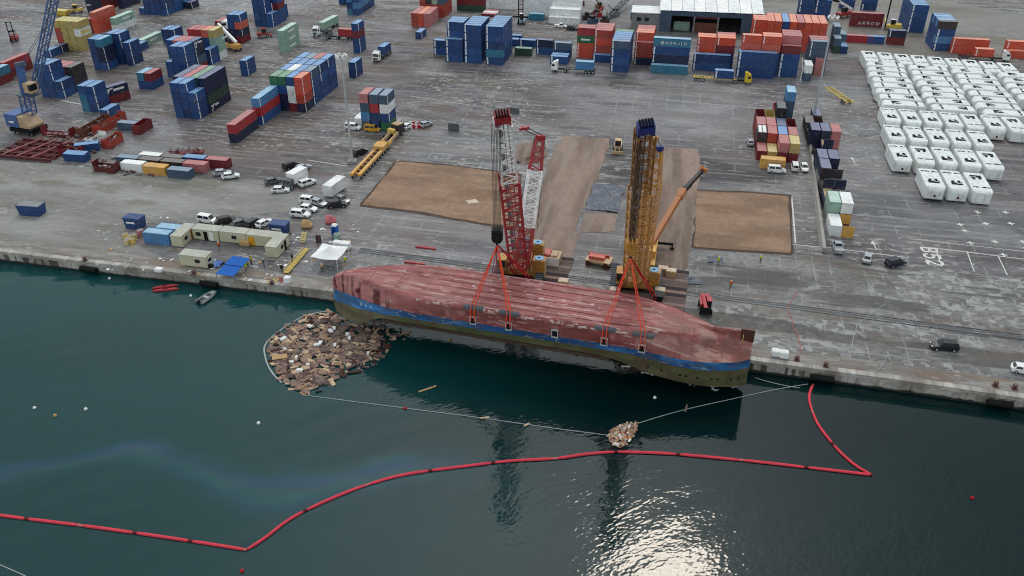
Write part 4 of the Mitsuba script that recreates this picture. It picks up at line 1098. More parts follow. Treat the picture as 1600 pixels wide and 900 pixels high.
# ------------------------------------------------------------------ open, wrecked and flat containers
def flat_rack(px, corner, c, label, L=L20, ends=True, walls=0.0, floor='tan', orient='D', z=0.0, yaw=-12.0, extra=None, group=None):
    """an open-top box (walls > 0) or a flat rack with end frames"""
    o = ST(G(*px)); ci = CW if orient == 'D' else L
    if corner == 'R': o = o - [ci, 0]
    p = XY(*o, z + .01); yw = yaw
    if orient == 'D': p = XY(*(o + [CW, 0]), z + .01); yw = yaw + 90
    k = thing('open_container', label, 'container', group); to = place(p, yw); col = CCOL.get(c, c); Hc = 2.59
    part(k, 'floor', MB().box(0, 0, 0, L, CW, .3, col).box(.1, .1, .3, L - .1, CW - .1, .34, floor).ply('paint'), to)
    if ends:
        for x in (0, L - .12):
            m = MB()
            for y in (0, CW - .14): m.box(x, y, .3, x + .12, y + .14, Hc, col)
            m.box(x, .14, Hc - .15, x + .12, CW - .14, Hc, col)
            if walls or x > 1 or ends == 2: m.box(x + .03, .14, .3, x + .09, CW - .14, Hc - .15, col)
            part(k, 'end_frame', m.ply('paint'), to)
    if walls:
        for y in (0, CW - .08):
            m = MB().box(.12, y, .3, L - .12, y + .06, walls, col)
            for q in np.arange(.5, L - .3, .6): m.box(q, y - .03 if y == 0 else y + .06, .3, q + .2, y if y == 0 else y + .09, walls, col)
            part(k, 'side_wall', m.ply('paint'), to)
    if extra == 'slats':
        for q in np.arange(.6, L - .3, .8): part(k, 'roof_bow', MB().box(q, .1, Hc - .12, q + .28, CW - .1, Hc, 'l').ply('paint'), to)
    if extra == 'tarp': part(k, 'tarpaulin', cloth(L + .2, CW + .2, 12, 6, .35, int(px[0]), c, 2.35).ply('paint', 50), to @ T4().translate([L / 2, CW / 2, 0]))
    if extra == 'scrap':
        r_ = random.Random(int(px[0] * 3 + px[1])); m = MB()
        for _ in range(22):
            x, y = r_.uniform(.5, L - .5), r_.uniform(.3, CW - .3); a = r_.uniform(0, 3.1); l_ = r_.uniform(.5, 1.6)
            m.bar((x - l_ / 2 * math.cos(a), y - l_ / 2 * math.sin(a) * .5, r_.uniform(.5, walls or 1.2)), (x + l_ / 2 * math.cos(a), y + l_ / 2 * math.sin(a) * .5, r_.uniform(.5, walls or 1.4)), r_.uniform(.15, .5), r_.choice(['rust', 'rust2', 'd', 'wood3', 'l', 'wood2']), .12)
        part(k, 'scrap', m.ply('paint'), to, kind='stuff')
    return k


# cluster left of the concrete barrier (x 1180-1260)
C0 = ST(G(1181, 250))
def cell(i, j, di=0.0, dj=0.0): 
    p = XY(*(C0 + [i * 2.62 + di, j * 6.3 + dj])); return p


def at_cell(i, j, z=0): return XY(*(C0 + [i * 2.62 + CW, j * 6.3]), z)


near = 'cluster left of the barrier'
for i, j, tiers in [(0, 0, 'r'), (1, 0, 'y'), (2, 0, 'rp'), (3, 0, 'ry'), (0, 1, 'rk'), (1, 1, 'rO'), (2, 1, 'rb'), (3, 1, 'rr'), (0, 2, 'rO'), (1, 2, 'rp'), (2, 2, 'BB'), (2, 3, 'BB'), (3, 4, 'sssc')]:
    for z, c in enumerate(tiers):
        k, to = container(at_cell(i, j, .01 + z * 2.605), 78, c, L20, 2.59, f"{NAMES[c]} container, {'top' if z == len(tiers) - 1 else ORD[z] + ' tier'}, row {j + 1}, {ORD[i]} from left, {near}", 'containers ' + near, doors=j == 0, striped=False)
        if z == len(tiers) - 1 and (i, j) == (0, 1):
            part(k, 'roof_panel', MB().box(.5, .3, 2.585, 5.5, 1.05, 2.63, 'white').ply('paint'), to); part(k, 'roof_panel', MB().box(.5, 1.4, 2.585, 5.5, 2.15, 2.63, 'white').ply('paint'), to)
        if (i, j) == (3, 4) and z == 3: part(k, 'roof_panel', MB().box(.3, .25, 2.585, 5.7, 2.2, 2.63, 'ice').ply('paint'), to)
def rack_at(i, j, z, c, label, **kw):
    p = at_cell(i, j)
    import builtins
    q = p - [0, 0, 0]
    d = q - np.array([0, 0, H]); cc = d @ FW; px_ = (800 + F * d[0] / cc, 450 - F * (d @ UP) / cc)
    return flat_rack(px_, 'R', c, label, z=z, **kw)


rack_at(0, 3, 2.6, 'r', 'dark red open topped container with its floor showing, left column of the cluster', walls=2.5, floor='rust')
rack_at(1, 3, 2.6, 'y', 'ochre open topped container in the cluster left of the barrier', walls=2.5, floor='y')
rack_at(2, 3, 5.2, 'x', 'black open topped container with pale roof bows', walls=2.5, floor='x', extra='slats')
rack_at(3, 2, 2.6, 'r', 'dark red open topped container right of the navy ones', walls=2.5, floor='rust2')
rack_at(2, 4, 2.6, 'R', 'bright red open topped container behind the black slatted one', walls=2.5, floor='rust')
for c_, pos_ in (('r', (0, 3)), ('y', (1, 3)), ('r', (3, 2)), ('r', (2, 4))):
    container(at_cell(*pos_, .01), 78, c_, L20, 2.59, f"{NAMES[c_]} container carrying an open topped one, row {ORD[pos_[1]]}, {ORD[pos_[0]]} from left", None, striped=False)
block((1187, 263), 'L', 'A', {(0, 0): 'Y'}, 'lying in front of the open cluster', striped=False)

# cluster right of the barrier
R0 = ST(G(1294.5, 368.6))
def rp(i, j, dj=0.0):
    p = XY(*(R0 + [i * 2.6 + CW, j * 6.35 + dj])); d = p - np.array([0, 0, H]); cc = d @ FW
    return p, (800 + F * d[0] / cc, 450 - F * (d @ UP) / cc)


near = 'row right of the barrier'
for (i, j, z, c) in [(0, 0, 0, 'w'), (1, 1, 0, 'k'), (1, 1, 1, 'w'), (0, 1, 0, 'a'), (0, 1, 1, 'm'), (0, 2, 0, 'B'), (1, 2, 0, 'B'), (0, 3, 0, 'k'), (1, 3, 0, 'a'), (0, 4, 0, 'a'), (0, 4, 1, 'B'), (0, 5, 0, 'B'), (1, 5, 0, 'B'), (0, 5, 1, 'B'), (1, 5, 1, 'B'), (0, 8, 0, 'B'), (1, 8, 0, 'B'), (0, 8, 1, 'B'), (1, 8, 1, 'B'), (2, 8, 0, 'p'), (2, 8, 1, 'p'), (0, 10, 0, 'k'), (1, 11, 0, 'B')]:
    p, _ = rp(i, j); p[2] = .01 + z * 2.605
    container(p, 78, c, L20, 2.59, f"{NAMES[c]} container, {'upper' if z else 'ground'} tier, {(ORD + ['last', 'last'])[j]} from the front, {'inner' if i <= 0 else 'outer' if i == 1 else 'end'} file, {near}", 'containers ' + near, doors=j == 0, striped=False)
for (i, j, z, c, kw, l) in [(1, 0, 0, 'Y', dict(floor='rust2', ends=2), 'golden yellow flat rack with a dark floor, front right of the row by the barrier'),
                            (0, 2, 2.6, 'B', dict(floor='tan', ends=2), 'navy flat rack with a sandy floor, left one of two'), (1, 2, 2.6, 'B', dict(floor='wood2', ends=2), 'navy flat rack with a brown floor, right one of two'),
                            (0, 3, 2.6, 'k', dict(floor='x', ends=2), 'black flat rack with upright ends, behind the sandy floored one'), (1, 3, 2.6, 'k', dict(floor='grey', ends=1), 'black flat rack with open end frames, behind the brown floored one'),
                            (1, 4, 0, 'k', dict(floor='wood2', ends=1), 'low black flat rack with a bare end frame'), (0, 6, 0, 'k', dict(floor='tan', ends=1), 'dark flat rack with a coil of rope on a sandy floor'), (1, 6, 0, 'k', dict(floor='tan', ends=1), 'dark flat rack with an empty sandy floor'), (1, 7, 2.6, 'B', dict(floor='tan', ends=2), 'navy flat rack below the pink containers')]:
    _, px_ = rp(i, j); flat_rack(px_, 'R', c, l, z=z, **kw)
for (i, j, z, cc_, kw, l) in [(0, 9, 0, 'k', dict(walls=2.4, floor='rust2', ends=2), 'dark open container at the foot of the mast, near one'), (1, 9, 0, 'B', dict(walls=2.4, floor='x', ends=2), 'navy open container behind the pink containers'), (1, 10, 0, 'd', dict(walls=2.0, floor='rust2', ends=1), 'brown open container behind the mast foot')]:
    _, px_ = rp(i, j); flat_rack(px_, 'R', cc_, l, z=z, **kw)
_, px_ = rp(1, 7); p, _ = rp(1, 7); p[2] = .01
container(p, 78, 'B', L20, 2.59, 'navy container under a flat rack below the pink containers', striped=False)

# wrecked row on the left
near = 'in the wrecked row on the left'
flat_rack((147, 268), 'L', 'maroon', 'dark red wrecked container with bare roof ribs', orient='A', walls=1.5, floor='rust2', extra='scrap')
for px_, c, l in [((190, 267), 'w', 'white box container in the wrecked row'), ((225, 272), 'Y', 'orange box container with a dark roof in the wrecked row'), ((262.5, 277.5), 's', 'steel blue box container at the front of the wrecked row')]:
    o = ST(G(*px_)); container(XY(*o, .01), -12, c, L20, 2.2, l, striped=False)
for i, (c, l) in enumerate([('s', 'slate'), ('k', 'black'), ('k', 'brown black'), ('p', 'pink roofed')]):
    o = ST(G(190, 267)) + [-3.4 + i * 6.3, 3.1]; container(XY(*o, .01), -12, c, L20, 2.2, f'{l} box container in the second line of the wrecked row', striped=False)
for i, (c, l) in enumerate([('a', 'grey'), ('d', 'rusty brown'), ('b', 'blue'), ('r', 'dark red')]):
    o = ST(G(190, 267)) + [1.0 + i * 6.3, 6.2]; container(XY(*o, .01), -12, c, L20, 2.0 if i < 2 else 2.4, f'{l} box container in the back line of the wrecked row', striped=False)
flat_rack((262, 243), 'L', 'maroon', 'red collapsed container plate lying behind the wrecked row', orient='A', L=9.0, ends=False, floor='r', yaw=8, extra='scrap')
flat_rack((208, 210), 'L', 'r', 'dark red open ended container beside the wrecks', orient='D', walls=2.5, floor='rust')
o = ST(G(184, 203)); container(XY(*o, .01), -12, 's', L20, 2.2, 'slate blue box container beside the open red one', striped=False)
for i, (px_, c, l, kw) in enumerate([((120, 214), 'rust', 'rust brown crushed container behind the yard wrecks', dict(L=L40, walls=1.9, floor='wood2')), ((146, 210), 'O', 'orange crushed container with torn roof sheets', dict(L=L40, walls=1.9, floor='wood4')),
                                    ((135, 231), 'w', 'white roofed crushed container', dict(walls=1.8, floor='white')), ((160, 232), 'O', 'rusty orange cage like container frame', dict(walls=2.0, floor='d')),
                                    ((66, 212), 'r', 'red crushed container plate beside the blue crane', dict(L=9, walls=.8, floor='p')), ((92, 243), 'r', 'dark red half container by the blue wreck', dict(walls=1.8, floor='rust'))]):
    flat_rack(px_, 'L', c, l, orient='D' if i < 4 else 'A', extra='scrap', **kw)
o = ST(G(101, 252)); container(XY(*o, .01), -8, 'b', L20, 2.1, 'dented blue container in the wrecks on the left', striped=False, tilt=(1, 0, 0, 5))
o = ST(G(118, 240)); container(XY(*o, .01), 20, 'b', L20, 2.1, 'blue container with a torn white roof in the wrecks', striped=False)
# long red lattice frames lying at the left edge
for j in range(4):
    k = thing('girder_grid', f'long dark red girder grid on the ground at the left edge, {ORD[j]} from the water', 'girder grid', 'dark red girder grids')
    o = ST(G(-10, 246)) + [0, j * 3.0]; to = place(XY(*o), -12)
    m = MB().box(0, 0, .2, 17, .35, .9, 'maroon').box(0, 2.2, .2, 17, 2.55, .9, 'maroon')
    part(k, 'beam', m.ply('paint'), to)
    for q in np.arange(0, 17, 2.1): part(k, 'cross_bar', MB().box(q, .35, .5, q + .22, 2.2, .75, 'r').ply('paint'), to)
for q in range(3):
    p0 = XY(*(ST(G(8, 246)) + [q * 4.4, -.4])); p1 = XY(*(ST(G(8, 246)) + [q * 4.4 + 2.5, 12]))
    solo('steel_bar', MB().bar((*p0[:2], 1.05), (*p1[:2], 1.05), .25, 'p').ply('paint'), f'pinkish steel bar lying across the red frames, {ORD[q]} from left', 'steel bar', group='bars across the red frames')

# heaps of torn metal among the wrecks
for l, poly, n, seed in (('heap of rusty torn metal between the crushed containers', [(60, 218), (110, 200), (165, 205), (178, 232), (120, 246), (70, 238)], 150, 3), ('scatter of rusty torn metal round the wrecked row', [(140, 250), (320, 235), (330, 262), (305, 276), (150, 272)], 110, 5)):
    r_ = random.Random(seed); P_ = sg.Polygon(poly); m = MB()
    for _ in range(n):
        while True:
            x, y = r_.uniform(*P_.bounds[::2]), r_.uniform(*P_.bounds[1::2])
            if P_.contains(sg.Point(x, y)): break
        g = G(x, y); a, l_, zz = r_.uniform(0, 3.1), r_.uniform(.5, 2.2), r_.uniform(.1, 1.0 if n > 120 else .4)
        m.bar(g + [-l_ / 2 * math.cos(a), -l_ / 2 * math.sin(a), r_.uniform(.05, zz)], g + [l_ / 2 * math.cos(a), l_ / 2 * math.sin(a), zz], r_.uniform(.12, .9), r_.choice(['rust', 'rust2', 'd', 'wood3', 'k', 'wood2', 'a', 'p', 'maroon', 'rust2']), .08)
    solo('scrap_metal', m.ply('paint'), l, 'scrap metal', kind='stuff')
# ------------------------------------------------------------------ white turbine housings on the right
def nacelle_shell():
    W, L, Hn = 4.4, 11.9, 3.5
    st = []
    for y, sx, z0, z1 in [(0, .60, .75, 2.4), (.2, .80, .45, 2.9), (.6, .93, .25, 3.3), (1.1, 1.0, .15, 3.5), (6, 1.0, .1, 3.55), (10.8, 1.0, .1, 3.5), (11.5, .95, .2, 3.35), (11.9, .88, .35, 3.1)]:
        w = W / 2 * sx; r = .26 * sx
        prof = []
        for cx, cz, a0 in ((w - r, z1 - r, 0), (-w + r, z1 - r, 90), (-w + r, z0 + r, 180), (w - r, z0 + r, 270)):
            for a in (0, 30, 60, 90): q = math.radians(a0 + a); prof.append((cx + r * math.cos(q), y, cz + r * math.sin(q)))
        st.append(prof)
    n = len(st[0]); v = [p for s_ in st for p in s_]; f = []
    for i in range(len(st) - 1):
        for j in range(n): f.append([i * n + j, i * n + (j + 1) % n, (i + 1) * n + (j + 1) % n, (i + 1) * n + j])
    f = np.array(f); f = np.vstack([f[:, [0, 2, 1]], f[:, [0, 3, 2]]])
    e = (len(st) - 1) * n
    f = np.vstack([f, [[0, k, k + 1] for k in range(1, n - 1)], [[e, e + k + 1, e + k] for k in range(1, n - 1)]])
    m = trimesh.Trimesh(v, f, process=False); m.fix_normals()
    return MB().mesh(m, 'shell')


N_SHELL = nacelle_shell().ply('housing', 25)
_lv = MB()
for z in (.85, 1.45, 2.05, 2.65): _lv.box(-1.75, 11.82, z, 1.75, 12.02, z + .3, 'white')
N_LOUVRE = _lv.ply('housing')
_g = sg.box(0, .38, 1, 1).difference(sg.box(-.1, .62, .52, .76)).union(sg.box(.12, .0, .38, .38)).union(sg.box(.66, .08, .92, .38)).difference(sg.box(.30, .38, .70, .50))
_e = trimesh.creation.extrude_polygon(_g, .03, engine='earcut'); v = np.array(_e.vertices)
N_MARK = MB().add(np.c_[-(v[:, 0] - .5) * 2.5, -(v[:, 1] - .5) * 2.5 + 3.9, v[:, 2] + 3.545], _e.faces, 'black').ply('matte')
_tm = MB(); _r = random.Random(5)
for i in range(9):
    if i == 5: continue
    _tm.box(-1.9 + i * .42, 9.3, 3.53, -1.56 + i * .42 - .1 * (i % 3 == 1), 9.3 + (.55 if i % 4 else .4), 3.575, 'black')
N_TEXT = _tm.ply('matte')
N_CRADLE = MB().box(-1.6, 2.4, 0, 1.6, 2.8, .14, 'grey').box(-1.6, 9.2, 0, 1.6, 9.6, .14, 'grey').ply('matte')
N_PORT = MB().box(-.22, -.05, 1.05, .22, .02, 1.65, 'rust2').ply('matte')


def nacelle(s, t, orient, flip, label, group):
    """s, t: the corner nearest the water on the left"""
    q = XY(s, t, 3.5) - np.array([0, 0, H])
    if 800 + F * q[0] / (q @ FW) > 1600: return
    k = thing('turbine_housing', label, 'turbine housing', group)
    if orient == 'D': c = (s + 2.25, t) if not flip else (s + 2.25, t + 11.9); yaw = -12 + (180 if flip else 0)
    else: c = (s, t + 2.25) if not flip else (s + 11.9, t + 2.25); yaw = -12 + (-90 if not flip else 90)
    jr = random.Random(int(s * 10 + t * 7))
    to = place(XY(*c), yaw + jr.uniform(-1.2, 1.2))
    sh = part(k, 'shell', N_SHELL, to); part(k, 'louvre', N_LOUVRE, to); part(k, 'emblem', N_MARK, to); part(k, 'lettering', N_TEXT, to); part(k, 'cradle', N_CRADLE, to); part(k, 'port', N_PORT, to)


grp = 'white turbine housings on the right'
def nlab(row, i, n, extra): 
    return f"white turbine housing with dark emblem, {extra}, {ORD[i]} from left"


for i, s in enumerate((57.8, 62.9, 68.2)): nacelle(s, 193.8, 'D', i == 2, nlab(0, i, 3, 'front row of three'), grp)
for i in range(5): nacelle(53.3 + i * 5.33, 208.9, 'D', i in (1, 4), nlab(1, i, 5, 'second row from the water'), grp)
for i in range(5): nacelle(54.4 + i * 5.33, 223.4, 'D', False, nlab(2, i, 5, 'third row from the water'), grp)
for i in range(8): nacelle(55.6 + i * 5.35, 237.8 - i * .15, 'D', i in (4, 6), nlab(3, i, 8, 'fourth row from the water'), grp)
for g_, (s0, rows) in enumerate([(57.2, 8), (70.6, 8), (84.0, 8), (97.6, 7), (111.0, 6)]):
    for j in range(rows):
        t = 251.9 + j * 5.62 - g_ * 1.1 + (8 - rows) * 5.62 * (g_ > 2)
        nacelle(s0 + .12 * j + .4 * math.sin(j * 2.1 + g_), t, 'A', (g_ * 3 + j) % 8 in (1, 3, 4), f"white turbine housing lying crosswise, {ORD[g_]} file from left, {ORD[j]} counted away from the water", grp)
for i in range(12): nacelle(58.4 + i * 5.3, 297.4 - i * .62, 'D', True, f"white turbine housing in the farthest row, {(ORD + ['eleventh', 'twelfth'])[i]} from left", grp)

# ------------------------------------------------------------------ cars and lorries
def wheel_mesh(r=.33, w=.22): 
    m = MB(); m.tube([(0, -w / 2, 0), (0, w / 2, 0)], r, 'tyre', 14); m.tube([(0, w / 2 - .01, 0), (0, w / 2 + .015, 0)], r * .6, 'silver', 10); m.tube([(0, -w / 2 - .015, 0), (0, -w / 2 + .01, 0)], r * .6, 'silver', 10)
    return m.ply('matte', 40)


WHEEL, BIGW = wheel_mesh(), wheel_mesh(.5, .3)
CAR = {  # length, half width, belt line, roof, bonnet profile (x of cabin base front/rear, x of roof front/rear)
    'car': (4.3, .87, .92, 1.46, 1.05, -2.0, .25, -1.45), 'suv': (4.6, .92, 1.02, 1.70, 1.15, -2.2, .45, -1.95), 'van': (4.5, .90, 1.05, 1.85, 1.45, -2.22, .75, -2.1), 'sedan': (4.5, .88, .90, 1.42, 1.0, -1.75, .15, -1.05),
    'pickup': (5.0, .92, 1.0, 1.75, 1.35, -.55, .75, -.45)}
_car = {}


def car_meshes(kind, col):
    if (kind, col) in _car: return _car[(kind, col)]
    L, w, zb, zr, cf, cr, rf, rr = CAR[kind]; h = L / 2
    low = [(x, sx * w * k_, z) for x, k_, z in [(-h, .78, .45), (-h + .12, .95, .28), (h - .15, .93, .26), (h, .74, .42), (h, .72, .62), (h - .5, .95, zb - .12), (cf, .98, zb), (cr, .98, zb), (-h + .02, .82, zb - .06), (0, 1, .3), (0, 1, .7)] for sx in (-1, 1)]
    b = MB().hull(low, col)
    b.hull([(x, sx * k_, z) for x, k_, z in [(cf, w * .95, zb - .02), (cr, w * .95, zb - .02), (rf, w * .76, zr), (rr, w * .76, zr)] for sx in (-1, 1)], col)
    if kind == 'pickup': b.box(-h + .1, -w * .96, zb - .05, -.6, -w * .86, zb + .12, col).box(-h + .1, w * .86, zb - .05, -.6, w * .96, zb + .12, col).box(-h + .05, -w * .9, zb - .05, -h + .15, w * .9, zb + .12, col)
    body = b.ply('gloss')
    def quad(A, B, C, D, s0, s1, t0, t1, n, off=.018):
        A, B, C, D = map(np.array, (A, B, C, D))
        f = lambda u, v_: (A * (1 - u) + B * u) * (1 - v_) + (D * (1 - u) + C * u) * v_
        return [f(s0, t0) + np.array(n) * off, f(s1, t0) + np.array(n) * off, f(s1, t1) + np.array(n) * off, f(s0, t1) + np.array(n) * off]
    ws = [MB().sheet(quad((cf, -w * .95, zb), (cf, w * .95, zb), (rf, w * .76, zr), (rf, -w * .76, zr), .07, .93, .08, .92, (.7, 0, .7)), 'glass').ply('window'),
          MB().sheet(quad((cr, w * .95, zb), (cr, -w * .95, zb), (rr, -w * .76, zr), (rr, w * .76, zr), .1, .9, .2, .88, (-.9, 0, .3)), 'glass').ply('window')]
    for sx in (-1, 1):
        for a, b_ in (((.06, .46), (.52, .93)) if kind != 'pickup' else ((.1, .9),)):
            q = quad((cf, sx * w * .95, zb), (cr, sx * w * .95, zb), (rr, sx * w * .76, zr), (rf, sx * w * .76, zr), a, b_, .12, .86, (0, sx, .2))
            ws.append(MB().sheet(q if sx > 0 else q[::-1], 'glass').ply('window'))
    lamps = [MB().box(h - .16, sx * w * .60 - .17, zb - .34, h - .02, sx * w * .60 + .17, zb - .18, 'lamp').ply('gloss') for sx in (-1, 1)]
    tails = [MB().box(-h - .005, sx * w * .68 - .12, zb - .30, -h + .12, sx * w * .68 + .12, zb - .08, 'tail').ply('gloss') for sx in (-1, 1)]
    _car[(kind, col)] = (body, ws, lamps, tails, L, w)
    return _car[(kind, col)]


def car(px, yaw, kind, col, label, cat=None, z=0.02):
    name = {'car': 'parked_car', 'sedan': 'parked_car', 'suv': 'parked_car', 'van': 'parked_van', 'pickup': 'pickup_truck'}[kind]
    k = thing(name, label, cat or {'van': 'van', 'pickup': 'pickup'}.get(kind, 'car')); to = place(G(*px, z), yaw)
    body, ws, lamps, tails, L, w = car_meshes(kind, col)
    part(k, 'body', body, to)
    for q in ws: part(k, 'window', q, to)
    for q in lamps: part(k, 'headlight', q, to)
    for q in tails: part(k, 'tail_light', q, to)
    for x in (L * .31, -L * .31):
        for y in (-w * .9, w * .9): part(k, 'wheel', WHEEL, to @ T4().translate([x, y, .33]))
    return k, to


for c in [((552, 202), -14, 'van', 'white', 'white van parked at the foot of the left light mast'), ((582, 205), -14, 'van', 'Y', 'yellow van in front of the three wide container stack'), ((637, 200), 66, 'car', 'white', 'white car right of the three wide container stack'),
          ((666, 197), 48, 'car', 'silver', 'silver car right of the red barriers'), ((563, 241), 52, 'suv', 'black', 'dark off roader beside the yellow trailer'), ((455, 262), 50, 'suv', 'black', 'black car behind the white box lorry'),
          ((474, 265), 42, 'car', 'silver', 'silver car right behind the white box lorry'), ((427, 286), 35, 'car', 'grey', 'blue grey car left of the white box lorry'), ((481, 289), 45, 'suv', 'white', 'white off roader right of the white box lorry'),
          ((439, 300), 5, 'car', 'white', 'white and black car in front of the white box lorry'), ((535, 315), -40, 'car', 'a', 'grey green car just in front of the white site box'), ((527, 323), 12, 'suv', 'black', 'dark car in front of the grey green one'),
          ((484, 317), -14, 'suv', 'white', 'white car with dark windows, back one of the three in line'), ((498, 320), -30, 'car', 'silver', 'silver car tucked behind the line of three'), ((482, 329), -16, 'car', 'white', 'long white car, middle one of three in line'),
          ((470, 338), -12, 'suv', 'white', 'white off roader, nearest of three in line'), ((325, 347), -18, 'van', 'white', 'white van behind the beige cabins'), ((355, 348), 28, 'suv', 'black', 'black car behind the beige cabins'),
          ((377, 352), 35, 'car', 'grey', 'grey car behind the beige cabins'), ((397, 352), 60, 'suv', 'black', 'dark car with its nose to the beige cabins'), ((414, 352), 55, 'car', 'white', 'white car between the cabins and the blue skip'),
          ((348, 273), 12, 'car', 'silver', 'silver car beside the wrecked containers'), ((361, 278), 18, 'car', 'white', 'white car nearest the wrecked containers'), ((1172, 225), 80, 'car', 'silver', 'silver car left of the open container cluster'),
          ((1213, 269), -12, 'van', 'white', 'white van in front of the golden container'), ((1241, 264), 78, 'van', 'white', 'white van, left of two facing the barrier'), ((1256, 265), -100, 'car', 'white', 'white car beside the concrete barrier'),
          ((1308, 390), 80, 'pickup', 'silver', 'silver pickup below the container row'), ((1355, 406), 62, 'sedan', 'silver', 'silver car by the painted arrow'), ((1398, 414), 22, 'suv', 'navy', 'dark blue car beside the painted berth number'),
          ((1474, 545), 172, 'suv', 'black', 'black estate car alone on the wet quay'), ((1600, 582), -20, 'car', 'white', 'white car cut by the right edge'), ((876, 43), -12, 'pickup', 'white', 'white pickup before the stepped white stack'), ((894, 47), -12, 'suv', 'black', 'black car right of the white pickup')]:
    car(*c)


def road_wheels(k, to, xs_, y=1.0, big=True):
    for x in xs_:
        for sy in (-y, y): part(k, 'wheel', BIGW, to @ T4().translate([x, sy, .5]))


def tractor(px, yaw, col, label, trailer=None, trailcol='grey', cat='lorry'):
    """cab-over tractor unit facing local +x, with an optional chassis trailer behind"""
    k = thing('lorry', label, cat); to = place(G(*px, .02), yaw)
    cb = MB().hull([(x, y, z) for x, y, z in [(0.1, -1.2, .7), (2.2, -1.2, .7), (2.25, -1.18, 2.0), (1.9, -1.15, 3.0), (.6, -1.1, 3.7), (.1, -1.15, 3.6)]] + [(x, -y, z) for x, y, z in [(0.1, -1.2, .7), (2.2, -1.2, .7), (2.25, -1.18, 2.0), (1.9, -1.15, 3.0), (.6, -1.1, 3.7), (.1, -1.15, 3.6)]], col)
    cab = part(k, 'cab', cb.ply('gloss'), to)
    part(cab, 'windscreen', MB().sheet([(2.27, -1.05, 2.0), (2.27, 1.05, 2.0), (1.95, 1.0, 2.92), (1.95, -1.0, 2.92)], 'glass').ply('window'), to)
    for sy in (-1, 1): part(cab, 'side_window', MB().box(1.0, sy * 1.2 - .02, 1.9, 1.95, sy * 1.2 + .02, 2.6, 'glass').ply('window'), to)
    part(cab, 'grille', MB().box(2.2, -.8, .8, 2.27, .8, 1.6, 'grey').ply('matte'), to)
    part(k, 'chassis', MB().box(-4.0, -.45, .7, 2.0, .45, 1.0, 'black').box(-3.8, -1.1, .95, -2.2, 1.1, 1.15, 'grey').ply('matte'), to)
    road_wheels(k, to, (1.3, -2.6))
    if trailer:
        m = MB()
        for y in (-.9, .65): m.box(-3.2 - trailer, y, 1.05, -2.4, y + .25, 1.35, trailcol)
        for q in np.arange(0, trailer, 1.6): m.box(-3.2 - q, -.9, 1.1, -3.05 - q, .9, 1.3, trailcol)
        part(k, 'trailer', m.ply('paint'), to); road_wheels(k, to, (-trailer - 2.4, -trailer - 1.2, -trailer + .1))
    return k, to


def on_trailer(to_px, yaw, back, c, L, label, z=1.4):
    a = math.radians(yaw); d = np.array([math.cos(a), math.sin(a), 0]); n = np.array([-d[1], d[0], 0])
    p = G(*to_px) - d * back - n * 1.22; p[2] = z
    container(p, yaw, c, L, 2.59, label)


tractor((497, 55), -107, 'white', 'white lorry with a mint container facing the camera', 12.5); on_trailer((497, 55), -107, 15.4, 'm', L40, 'mint green container riding on the white lorry')
k, to = tractor((519, 60), 168, 'grey', 'grey container trailer beside the mint lorry', 6.5); on_trailer((519, 60), 168, 9.2, 'R', L20, 'red container riding on the grey trailer')
tractor((591, 95), -105, 'white', 'white lorry facing the camera with a blue container', 7); on_trailer((591, 95), -105, 9.2, 'b', L20, 'blue container riding on the white lorry')
tractor((872, 111), 168, 'white', 'white lorry heading left before the blue stacks', 9.5); on_trailer((872, 111), 168, 12.0, 'c', L20, 'light blue roofed container riding on the lorry heading left')
tractor((1564, 95), -12, 'white', 'white lorry right behind the turbine housings', 11, 'maroon'); on_trailer((1564, 95), -12, 9.4, 'o', L20, 'orange container riding on the lorry behind the turbine housings')
k, to = tractor((1162, 130), -12, 'yellow', 'yellow terminal tractor with a long yellow trailer', 13, 'yellow', 'terminal tractor'); on_trailer((1162, 130), -12, 9.6, 'b', L20, 'blue container riding on the yellow trailer')
tractor((990, 28), -100, 't', 'teal lorry beside the warehouse', None)
# box lorry and site box
k = thing('box_lorry', 'white box lorry among the parked cars', 'lorry'); to = place(G(459, 290, .02), -118)
part(k, 'box', MB().box(-4.2, -1.2, 1.0, .9, 1.2, 3.5, 'white').ply('gloss'), to); cab = part(k, 'cab', MB().hull([(x, sy * 1.1, z) for x, z in ((1.0, .6), (2.6, .6), (2.65, 1.4), (2.2, 2.3), (1.0, 2.4)) for sy in (-1, 1)], 'grey').ply('gloss'), to)
part(cab, 'windscreen', MB().sheet([(2.66, -1, 1.45), (2.66, 1, 1.45), (2.28, .95, 2.22), (2.28, -.95, 2.22)], 'glass').ply('window'), to); road_wheels(k, to, (1.8, -2.8), .95)
container(XY(*(ST(G(519.5, 311)) + [0, 0]), .5), 68, 'w', 6.4, 2.7, 'white site box with an open door among the parked cars', striped=False)

# yellow modular trailer
k = thing('heavy_trailer', 'long yellow many wheeled trailer beside the sand pad', 'trailer')
A, B = G(556, 281), G(618, 214); d = B - A; Lt = np.linalg.norm(d); to = place(A, math.degrees(math.atan2(d[1], d[0])))
for y in (-1.4, .6): part(k, 'side_beam', MB().box(0, y, 1.0, Lt * .78, y + .8, 1.6, 'Y').ply('paint'), to)
for q in np.arange(.5, Lt * .76, 2.3):
    part(k, 'cross_beam', MB().box(q, -.6, 1.05, q + .5, .6, 1.5, 'cyd').ply('paint'), to)
for q in np.arange(1.0, Lt * .7, 1.9): road_wheels(k, to, (q,), 1.2)
part(k, 'gooseneck', MB().box(Lt * .55, -1.5, 1.6, Lt * .68, 1.5, 2.4, 'Y').box(Lt * .70, -1.2, 1.0, Lt * .98, -.8, 1.9, 'tan').box(Lt * .70, .8, 1.0, Lt * .98, 1.2, 1.9, 'tan').ply('paint'), to)
